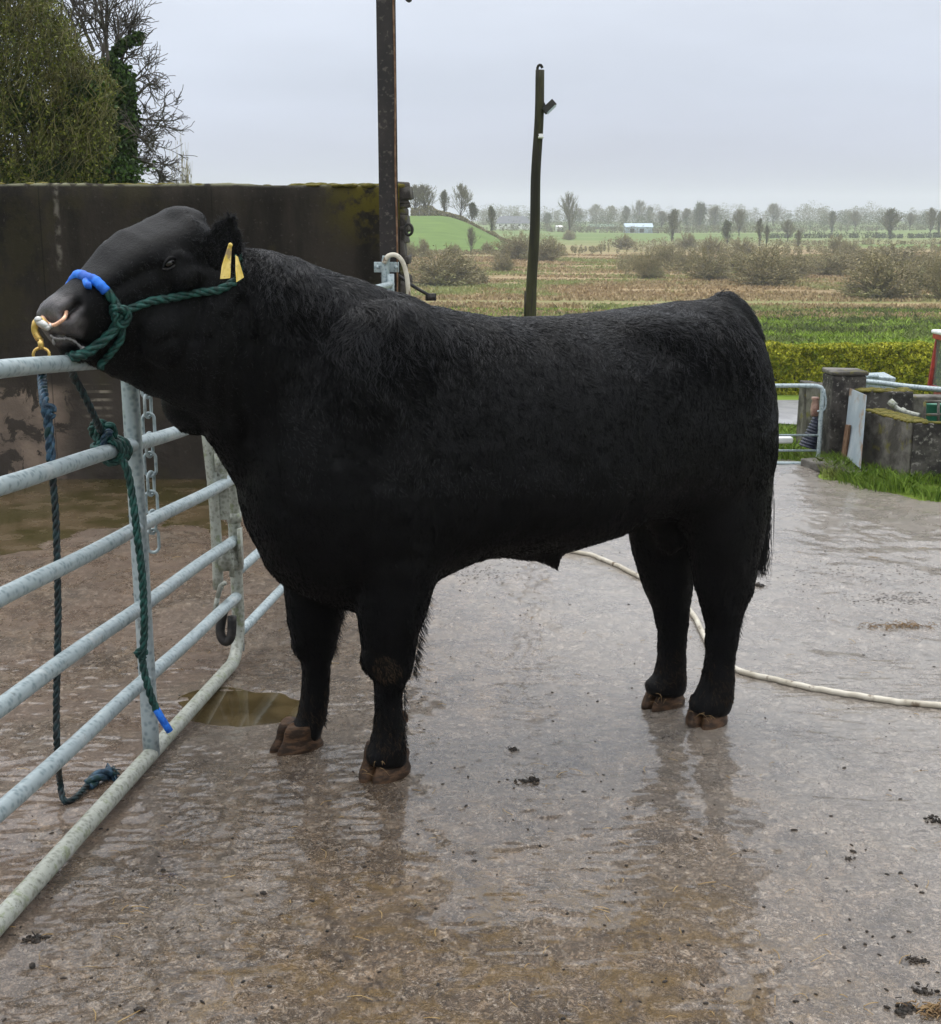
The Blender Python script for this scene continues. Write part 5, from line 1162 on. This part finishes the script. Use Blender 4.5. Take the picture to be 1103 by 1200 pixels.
# ivy sleeve
def ivy(par, cx_pts, n_, rad, size, mat='ivy'):
    P_ = spline([V3(p) for p in cx_pts], 60); i = RNG.integers(0, 60, n_); u = RNG.normal(0, 1, (n_, 3)); u /= np.linalg.norm(u, axis=1)[:, None]
    rr_ = rad * (1 + .35 * np.sin(i * .7))[:, None] * RNG.uniform(.3, 1.0, (n_, 1)) ** .5; soup('ivy', leaf_quads(P_[i] + u * rr_ + RNG.normal(0, rad * .15, (n_, 3)), size, .2, .8), 4, M[mat], par)
ivy(t, [at(142, 230, by_), at(143, 150, by_), at(138, 100, by_), at(130, 90, by_)], 9000, .27, .045)
ivy(t, [at(134, 100, by_), at(128, 75, by_), at(142, 55, by_), at(165, 42, by_)], 1300, .09, .045)
ivy(t, [at(120, 210, by_), at(118, 150, by_), at(95, 115, by_)], 4500, .32, .05)
ivy(t, [at(140, 112, by_), at(150, 108, by_)], 350, .09, .05)
# dense willow mass
wl = empty('willow_tree', at(40, 262, 21.0) * V3((1, 1, 0)) + V3((0, 0, -1.9)), 'dense olive green willow filling the top left corner above the wall', 'tree')
nS = 5200; g = rngs(5)
ux = g.uniform(-110, 128, nS); edge = np.interp(ux, [-110, 5, 35, 60, 85, 105, 120, 132, 150], [-90, -70, -5, 12, 45, 75, 100, 140, 215]) + 14 * vnoise(ux, ux * 0, .08, 3)
uy = edge + (232 - edge) * g.random(nS) ** 1.1; Yd = g.uniform(19.8, 22.4, nS)
C0 = np.array([at(a, c, y_) for a, c, y_ in zip(ux, uy, Yd)]); dirn = np.stack([g.normal(.18, .3, nS), g.normal(0, .3, nS), np.abs(g.normal(.8, .35, nS))], 1); dirn /= np.linalg.norm(dirn, axis=1)[:, None]
Ls = g.uniform(.25, .7, nS)[:, None]; bend = np.stack([g.normal(0, .1, nS), g.normal(0, .1, nS), 0 * Ls[:, 0]], 1)
a0 = C0 - dirn * Ls * .5; a1 = C0 + bend; a2 = C0 + dirn * Ls * .5
ok = np.ones(nS, bool)
me = stick_mesh('limbs', np.vstack([a0, a1]), np.vstack([a1, a2]), np.full(2 * nS, .0065), np.full(2 * nS, .0045)); link_mesh('branches', me, M['twig_w'], wl)
nLf = 80000; i = g.integers(0, nS, nLf); tt = g.random((nLf, 1)); Cc = a0[i] * (1 - tt) + a2[i] * tt + g.normal(0, .05, (nLf, 3))
hole = (vnoise(Cc[:, 0], Cc[:, 2], 2.6, 6) + .5 * vnoise(Cc[:, 0], Cc[:, 2], 7, 8)) > -.62; Cc = Cc[hole]
soup('crown', leaf_quads(Cc, .030, .5, .4), 4, M['willow'], wl)
for k_ in range(9):
    xx = -40 + k_ * 18; MB().tube(spline([V3((at(xx, 262, 21)[0], 21.2, -1.9)), at(xx + 6, 200, 21.2), at(xx + random.uniform(-20, 25), 120, 21.2), at(xx + random.uniform(-20, 35), 90 if k_ > 5 else 60, 21.2)], 16), np.linspace(.07, .015, 16), 7).build('trunk', M['bark'], wl)
# dark ivy clumps and red-brown bramble in the willow
for (a_, c_, n_, r_, m_) in ((100, 115, 1500, .30, 'ivy'), (85, 140, 1700, .3, 'ivy'), (75, 200, 1800, .30, 'ivy'), (55, 205, 1200, .25, 'ivy'), (20, 130, 900, .3, 'ivy'), (10, 205, 1100, .3, 'ivy'), (130, 205, 2200, .36, 'ivy')):
    cc = at(a_, c_, 20.4); u = g.normal(0, 1, (n_, 3)) * V3((1, .5, .7)) * r_ * .55; soup('ivy_clump', leaf_quads(cc + u, .04, .2, .8), 4, M[m_], wl)

# ------------------------------------------------------------------ distant trees and bushes, built once and copied
def proto(kind, seed):
    g = rngs(seed)
    if kind in ('bare', 'wide', 'ivied', 'dark'):
        tr_ = spline([V3((0, 0, 0)), V3((g.normal(0, .01), 0, .35)), V3((g.normal(0, .02), g.normal(0, .02), .7)), V3((g.normal(0, .03), g.normal(0, .02), .95))], 14)
        S_ = [(tr_[:-1], tr_[1:], np.linspace(.020, .006, 13), np.linspace(.019, .005, 13), tr_[1:])]; out_ = {'bare': .55, 'wide': .85, 'ivied': .5, 'dark': .6}[kind]
        for q_ in range(38):
            k_ = int(g.uniform(1.5, 12)); zf_ = tr_[k_][2]; th = g.uniform(0, 6.28); d_ = V3((math.cos(th) * out_, math.sin(th) * out_, 1.0)); S_.append(grow(tr_[k_], d_, (1.02 - zf_) * .42 + .04, .008, 2, g, spread=.40, nb=(3, 5), upw=.3, ratio=.62, segs=3, wob=.1))
        A_, B2, RA, RB, tips = [np.concatenate([s_[k] for s_ in S_]) for k in range(5)]
    if kind == 'bush':
        a, c, ra, rb = [], [], [], []
        for q_ in range(150):
            th = g.uniform(0, 2 * math.pi); el = math.acos(g.uniform(.08, 1)); rr_ = g.uniform(.82, 1.05) * (1 + .12 * math.sin(th * 3 + seed)); tip = V3((math.sin(el) * math.cos(th) * .5, math.sin(el) * math.sin(th) * .5, math.cos(el) * .95 + .05)) * rr_
            b0 = V3((g.normal(0, .07), g.normal(0, .07), 0)); P_ = spline([b0, b0 * .5 + tip * V3((.35, .35, .5)), tip * V3((.8, .8, .82)), tip], 9)
            a += list(P_[:-1]); c += list(P_[1:]); r_ = np.linspace(.011, .0035, 9); ra += list(r_[:-1]); rb += list(r_[1:])
            for w_ in range(9):
                k_ = g.integers(3, 9); d_ = (P_[k_] - P_[k_ - 1]); d_ = d_ / np.linalg.norm(d_) + g.normal(0, .45, 3); d_[2] = abs(d_[2]) ; e_ = P_[k_] + d_ * g.uniform(.05, .13); a.append(P_[k_]); c.append(e_); ra.append(.0038); rb.append(.0025)
        A_, B2, RA, RB = np.array(a), np.array(c), np.array(ra), np.array(rb); tips = B2
    z1_ = B2[:, 2].max(); wd = np.percentile(np.abs(B2[:, 0]), 98)
    sc_ = 1 / z1_; A_, B2, tips = A_ * sc_, B2 * sc_, tips * sc_
    if kind == 'bush': q_ = np.array([.5 / (wd * sc_), .5 / (wd * sc_), 1]); A_, B2, tips = A_ * q_, B2 * q_, tips * q_
    k = RA > .0065
    tm = stick_mesh('trunk', A_[k], B2[k], np.maximum(RA[k], .007), np.maximum(RB[k], .005)); cmesh = stick_mesh('crown', A_[~k], B2[~k], np.full((~k).sum(), .0042), np.full((~k).sum(), .003)); lv = None
    if kind in ('ivied', 'dark', 'bush', 'wide', 'bare'):
        n_ = {'ivied': 2200, 'dark': 3600, 'bush': 5200, 'wide': 1500, 'bare': 1100}[kind]; i = (g.integers(0, len(A_), n_) if kind != 'ivied' else np.where(g.random(n_) < .55, g.integers(0, 12, n_), g.integers(0, len(A_), n_))); tt = g.random((n_, 1)); c_ = A_[i] * (1 - tt) + B2[i] * tt + g.normal(0, .022 if kind != 'dark' else .05, (n_, 3)) * V3((1, 1, 1)); c_[:, 2] = np.maximum(c_[:, 2], .01)
        lv = leaf_quads(c_, {'ivied': .016, 'dark': .020, 'bush': .017, 'wide': .009, 'bare': .009}[kind], .2, .7)
    return tm, cmesh, lv
PR = {}
for kd, nvar in (('bare', 3), ('wide', 2), ('ivied', 2), ('dark', 2), ('bush', 4)):
    for j in range(nvar):
        tm, cmesh, lv = proto(kd, 100 + j * 7 + len(kd)); tm.materials.append(M['bark'] if kd != 'bush' else M['scrub']); cmesh.materials.append(M['scrub'] if kd == 'bush' else M['fartwig'])
        lo = soup('foliage', lv, 4, M['fardark'] if kd in ('dark', 'ivied') else (M['scrub'] if kd == 'bush' else M['fartwig'])); lm = lo.data; bpy.data.objects.remove(lo); PR[kd, j] = (tm, cmesh, lm)
cnt = {}
NAME = {'bare': 'bare_tree', 'wide': 'spreading_tree', 'ivied': 'ivy_clad_tree', 'dark': 'evergreen_tree', 'bush': 'bush'}
def plant(kd, px, base_py, top_py, label, wpx=None, group=None, Y=None):
    g0_ = ground_at(px, base_py) if Y is None else V3((at(px, base_py, Y)[0], Y, float(terr(at(px, base_py, Y)[0], Y))))
    H = at(px, top_py, g0_[1])[2] - g0_[2]; H = max(H, 1.0); j = cnt.get(kd, 0); cnt[kd] = j + 1
    nv = {'bare': 3, 'wide': 2, 'ivied': 2, 'dark': 2, 'bush': 4}[kd]; ms = PR[kd, j % nv]
    W_ = H if wpx is None else wpx * g0_[1] / F * (1.25 if kd == 'bush' else {'bare': 2.0, 'ivied': 2.0, 'wide': 1.5, 'dark': 1.6}[kd]); H *= 1.28 if kd == 'bush' else 1.0
    t = empty(NAME[kd], g0_ - V3((0, 0, .1)), label, 'bush' if kd == 'bush' else 'tree', group); t.scale = (W_, W_, H); t.rotation_euler = (0, 0, RNG.uniform(0, 6.28))
    for nm, me_ in zip(('trunk', 'crown', 'foliage'), ms):
        o = bpy.data.objects.new(nm, me_); COL.objects.link(o); o.parent = t
    return t
HG = 'trees on the crest of the green hill'
for a in ((486, 'leftmost bare tree on the crest of the green hill', 'bare', 254, 215), (498, 'second bare tree from the left on the green hill crest', 'bare', 254, 214), (521, 'slim ivy-clad tree on the green hill crest between bare trees', 'ivied', 255, 221), (540, 'tallest broad bare tree on the green hill crest', 'wide', 257, 213), (553, 'round dark evergreen just right of the tall hill crest tree', 'dark', 262, 237), (576, 'thin ivy-clad tree left of the white bungalow', 'ivied', 269, 239)):
    plant(a[2], a[0], a[3], a[4], a[1], {'dark': 15, 'wide': 26, 'ivied': 14, 'bare': 30}[a[2]], HG, Y=330 if a[0] < 560 else 345)
plant('wide', 667, 278, 223, 'tall lone bare tree standing in the open right of the wooden pole', 24)
for px, bs, tp_, kd, wp, lb in ((642, 268, 249, 'dark', 12, 'dark tree just right of the wooden pole on the skyline'), (679, 262, 243, 'bare', 16, 'hazy bare tree right of the lone tall tree'), (699, 262, 238, 'wide', 22, 'broad hazy tree behind the green roofed barn'), (716, 262, 240, 'bare', 16, 'narrow hazy tree behind the green roofed barn'),
        (733, 266, 240, 'ivied', 14, 'dark ivy-clad tree left of the pale blue shed'), (749, 264, 233, 'wide', 20, 'tall tree rising behind the pale blue shed'), (762, 264, 242, 'dark', 12, 'small dark tree right behind the pale blue shed'), (788, 283, 243, 'ivied', 20, 'ivy-clad tree in the middle distance right of the shed'), (820, 270, 237, 'dark', 18, 'dark evergreen on the skyline above the round bushes'),
        (838, 268, 240, 'wide', 24, 'broad bare tree right of the skyline evergreen'), (852, 291, 258, 'dark', 16, 'stumpy dark ivy-covered tree below the skyline'), (866, 276, 244, 'bare', 20, 'bare tree behind the stumpy ivy-covered tree'), (906, 264, 237, 'bare', 20, 'tallest bare tree right of centre on the skyline'), (890, 288, 254, 'ivied', 12, 'slim ivy-clad tree in front of the skyline wood'), (898, 290, 262, 'ivied', 8, 'short slim ivy-clad trunk beside a taller one'),
        (923, 283, 256, 'wide', 18, 'small bare tree standing in the green field'), (935, 296, 268, 'bare', 9, 'thin bare sapling in the brown field'), (975, 272, 246, 'ivied', 16, 'dark ivy-clad tree standing in the far hedgerow'), (1002, 270, 246, 'bare', 16, 'hazy bare tree between two ivy-clad trees'), (1043, 280, 242, 'ivied', 24, 'large ivy-clad tree in the far green field at right'), (1066, 270, 248, 'bare', 12, 'thin bare tree right of the large ivy-clad tree'), (1090, 277, 242, 'bare', 18, 'tall bare tree near the right edge of the picture'), (1100, 276, 246, 'ivied', 12, 'ivy-clad tree at the right edge of the picture'),
        (552, 299, 264, 'bare', 12, 'thin bare tree at the foot of the green hill'), (775, 268, 246, 'bare', 18, 'hazy bare tree between the shed and the skyline evergreen'), (805, 268, 243, 'bare', 18, 'hazy bare tree left of the skyline evergreen')):
    plant(kd, px, bs, tp_, lb, wp)
BG = 'bushes in the brown bottom land'
for px, bs, tp_, wp, lb in ((518, 335, 294, 68, 'large brown-green bush right of the steel post'), (546, 332, 303, 40, 'lower bush joined to the right of the large bush by the steel post'), (590, 318, 298, 22, 'small round bush left of the wooden pole'), (606, 304, 275, 42, 'loose pale bush below the white bungalow'), (640, 306, 278, 34, 'wispy bush right of the wooden pole'), (496, 302, 281, 14, 'dark little bush at the foot of the green hill'),
        (480, 302, 284, 14, 'smallest bush at the foot of the green hill beside the post'), (532, 301, 287, 16, 'low bush along the bottom edge of the green hill'), (572, 297, 284, 14, 'low bush at the right foot of the green hill'), (667, 281, 270, 12, 'little bush at the foot of the lone tall tree'),
        (731, 292, 276, 22, 'small bush in front of the pale blue shed'), (740, 317, 298, 22, 'small brown bush left of the roundest bush'), (759, 326, 295, 30, 'round brown bush above the middle of the bull\'s back'), (783, 314, 288, 30, 'grey-brown bush left of a darker wider one'), (803, 318, 294, 30, 'greyish bush between two larger ones'), (829, 328, 292, 46, 'wide dark brown bush with a flat foot'), (858, 318, 293, 34, 'pale twiggy bush left of the open branched willow'),
        (894, 335, 291, 60, 'open branched bare willow bush with its trunk showing'), (925, 326, 295, 44, 'grey-brown bush right of the open branched willow'), (976, 323, 295, 42, 'separate low brown bush in the clearing'), (950, 318, 302, 26, 'thin scrubby bush left of the separate low bush'), (1032, 350, 299, 72, 'largest bush, in the right of the brown field'), (1085, 340, 299, 40, 'brown willow bush near the right edge'), (1052, 312, 288, 66, 'broad hazy bush behind the largest one'), (1012, 314, 292, 44, 'hazy brown bush left behind the largest one'),
        (981, 298, 277, 18, 'dark green bush in front of the far hedgerow'), (995, 300, 284, 22, 'low green bush beside the dark one by the far hedgerow'), (870, 300, 280, 26, 'pale green bush under the skyline trees'), (835, 298, 278, 26, 'grey bush under the skyline evergreen'), (805, 292, 274, 20, 'small grey bush below the skyline wood'), (1108, 352, 300, 40, 'bush cut by the right edge of the picture')):
    plant('bush', px, bs, tp_, lb, wp, BG)
# hedgerows and the far wood: nobody could count these
def band(name, pxs, base, topf, Y, n_, size, mat, label, seed, dpt=6, nt=330):
    g = rngs(seed); cpx = g.uniform(pxs[0], pxs[1], nt); cY = Y + g.uniform(-dpt, dpt, nt); cH = g.uniform(.55, 1.05, nt) * (1 + .25 * vnoise(cpx, 0 * cpx, .03, seed)); cW = g.uniform(.25, .6, nt)
    i = g.integers(0, nt, n_); t_ = g.random(n_); x0 = (cpx[i] - 551.5) / F * cY[i] * 1.02; zb2 = terr(x0, cY[i]); Hh = (at(551.5, topf, Y)[2] - zb2) * cH[i]
    wv = np.sqrt(np.clip(1 - ((t_ - .5) / .52) ** 2, 0, 1)) * cW[i] * Hh; x = x0 + wv * g.normal(0, .5, n_); yv = cY[i] + wv * g.normal(0, .5, n_); z = zb2 + Hh * t_
    return tag(soup(name, leaf_quads(np.stack([x, yv, z], 1), size, .5, .5), 4, M[mat]), label, 'trees', None, 'stuff')
band('far_wood', (560, 1180), 266, 241, 860, 110000, .30, 'fartwig', 'hazy belt of far-off woodland along the skyline', 31, 40)
band('far_wood', (600, 1180), 268, 249, 700, 36000, .28, 'fardark', 'darker patches of far-off woodland under the skyline', 37, 20)
band('hedgerow', (880, 1180), 280, 272, 480, 9000, .28, 'fardark', 'dark hedgerow across the far green field', 41, 3)
band('hedgerow', (640, 930), 275, 264, 600, 8000, .3, 'fartwig', 'hedgerow beyond the pale blue shed', 43, 4)
band('hedgerow', (700, 1180), 290, 279, 370, 9000, .22, 'scrub', 'ragged scrub hedge across the middle of the far fields', 45, 5)
band('hedgerow', (560, 1180), 272, 263, 640, 16000, .3, 'fartwig', 'hazy hedgerow running below the far woodland', 47, 6)
band('scrub_thicket', (715, 1130), 322, 300, 205, 30000, .13, 'scrub', 'brown thicket filling the gaps between the bushes', 49, 22)
band('scrub_thicket', (600, 1130), 303, 287, 300, 26000, .16, 'scrub', 'greyish thicket behind the bushes of the bottom land', 53, 20)
band('scrub_thicket', (485, 660), 305, 292, 262, 9000, .13, 'scrub', 'low thicket along the foot of the green hill', 57, 8)
def hillband(n_, seed):
    g = rngs(seed); t_ = g.random(n_); x = -15 + 30 * t_ ; Yv = 330 - 22 * t_ * 0 + g.uniform(-2, 2, n_); z = terr(x, Yv) + g.random(n_) * (1.8 + 1.2 * vnoise(x, 0 * x, .5, 3)); return tag(soup('hill_hedge', leaf_quads(np.stack([x, Yv, z], 1), .22, .4, .6), 4, M['scrub']), 'straggling hedge running down the crest of the green hill', 'hedge', None, 'stuff')
hillband(9000, 51)
# ------------------------------------------------------------------ distant buildings
M['slate'] = simple('grey_slate', (.10, .11, .13), (.14, .15, .17), 2, .6, .1); M['render'] = simple('white_render', (.72, .72, .70), (.8, .8, .78), 2, .8, .05); M['wind'] = simple('window_dark', (.03, .035, .04), (.05, .055, .06), 2, .2, .02)
HY2 = float(ground_at(600, 268.5)[1]); hb0 = at(581, 267, HY2); hb1 = at(622, 267, HY2); zw0 = at(600, 268.5, HY2)[2]; zw1 = at(600, 262, HY2)[2]; zrf = at(600, 253, HY2)[2]
hs = empty('bungalow', ((hb0[0] + hb1[0]) / 2, HY2, zw0), 'white bungalow with a grey hipped roof left of the wooden pole', 'house')
x0, x1 = hb0[0], hb1[0]; b = MB(); b.box(((x0 + x1) / 2, HY2 + 3.5, (zw0 + zw1) / 2 - 1), (x1 - x0, 7, zw1 - zw0 + 2)); b.build('wall', M['render'], hs, False)
b = MB(); e_ = .4; b.add([(x0 - e_, HY2 - e_, zw1), (x1 + e_, HY2 - e_, zw1), (x1 + e_, HY2 + 7.4, zw1), (x0 - e_, HY2 + 7.4, zw1), (x0 + 2.2, HY2 + 3.5, zrf), (x1 - 2.2, HY2 + 3.5, zrf)], [(0, 1, 5, 4), (1, 2, 5), (2, 3, 4, 5), (3, 0, 4), (3, 2, 1, 0)])
rf = b.build('roof', M['slate'], hs, False); print('BUNG', HY2, x0, x1, zw0, zw1, zrf)
for xx in (x0 + 3, x1 - 3): MB().box((xx, HY2 + 3.5, zrf + .1), (.6, .6, 1.0)).build('chimney', M['render'], rf, False)
for t_ in (.12, .3, .5, .68, .86): MB().box((x0 + (x1 - x0) * t_, HY2 - .02, zw1 - .75), (.9, .08, .8)).build('window', M['wind'], hs, False)
def shed(name, px0, px1, ywb, ywt, yr_, Y, wm, rm, label, openings=()):
    Y = float(ground_at((px0 + px1) / 2, ywb)[1]); a0_ = at(px0, ywb, Y); a1_ = at(px1, ywb, Y); z0_ = float(terr(a0_[0], Y)) - .3; z1_ = at(px0, ywt, Y)[2]; z2_ = at(px0, yr_, Y)[2]; s_ = empty(name, ((a0_[0] + a1_[0]) / 2, Y, z0_), label, 'shed')
    b = MB(); b.box(((a0_[0] + a1_[0]) / 2, Y + 4, (z0_ + z1_) / 2), (a1_[0] - a0_[0], 8, z1_ - z0_)); b.build('wall', wm, s_, False)
    b = MB(); e_ = .3; b.add([(a0_[0] - e_, Y - e_, z1_), (a1_[0] + e_, Y - e_, z1_), (a1_[0] + e_, Y + 8.3, z1_), (a0_[0] - e_, Y + 8.3, z1_), (a0_[0] - e_, Y + 4, z2_), (a1_[0] + e_, Y + 4, z2_)], [(0, 1, 5, 4), (1, 2, 5), (2, 3, 4, 5), (3, 0, 4), (3, 2, 1, 0)]); b.build('roof', rm, s_, False)
    for t_ in openings: MB().box((a0_[0] + (a1_[0] - a0_[0]) * t_, Y - .03, z0_ + (z1_ - z0_) * .45), ((a1_[0] - a0_[0]) * .16, .1, (z1_ - z0_) * .6)).build('doorway', M['wind'], s_, False)
M['bluesh'] = simple('pale_blue_cladding', (.35, .45, .52), (.42, .52, .6), 1, .5, .05); M['greenr'] = simple('green_roofing', (.16, .24, .17), (.2, .3, .2), 1, .6, .05)
shed('blue_shed', 733, 765, 273, 266, 261.5, 400, M['bluesh'], M['bluesh'], 'pale blue-green shed beyond the bushes, right of the barn', (.25, .6))
shed('barn', 690, 726, 268, 266, 262.5, 460, M['conc_block'], M['greenr'], 'long low barn with a green roof left of the pale blue shed', (.3, .7))
shed('white_shed', 652, 660, 270, 266, 264, 430, M['render'], M['render'], 'tiny white shed between the wooden pole and the lone tall tree', ())
M['cream'] = M['render']; shed('gable_cottage', 827, 832, 264, 256, 251, 700, M['render'], M['render'], 'slim white gable just right of the skyline evergreen', ())
plant('bush', 216, 262, 203, 'small hazy bush peeping over the wall right of the leafless tree', 26, None, Y=60)

# ------------------------------------------------------------------ the air
hz = bpy.data.materials.new('haze'); hz.use_nodes = True; t = hz.node_tree; t.nodes.remove(t.nodes['Principled BSDF'])
pv = t.nodes.new('ShaderNodeVolumePrincipled'); pv.inputs['Color'].default_value = (.93, .95, 1.0, 1); pv.inputs['Density'].default_value = .00040; pv.inputs['Anisotropy'].default_value = .2
t.links.new(pv.outputs[0], t.nodes['Material Output'].inputs['Volume'])
b = MB(); b.box((0, 1000, 12), (4600, 2700, 76)); tag(b.build('haze', hz, None, False), 'pale damp air over the valley', None, None, 'stuff')
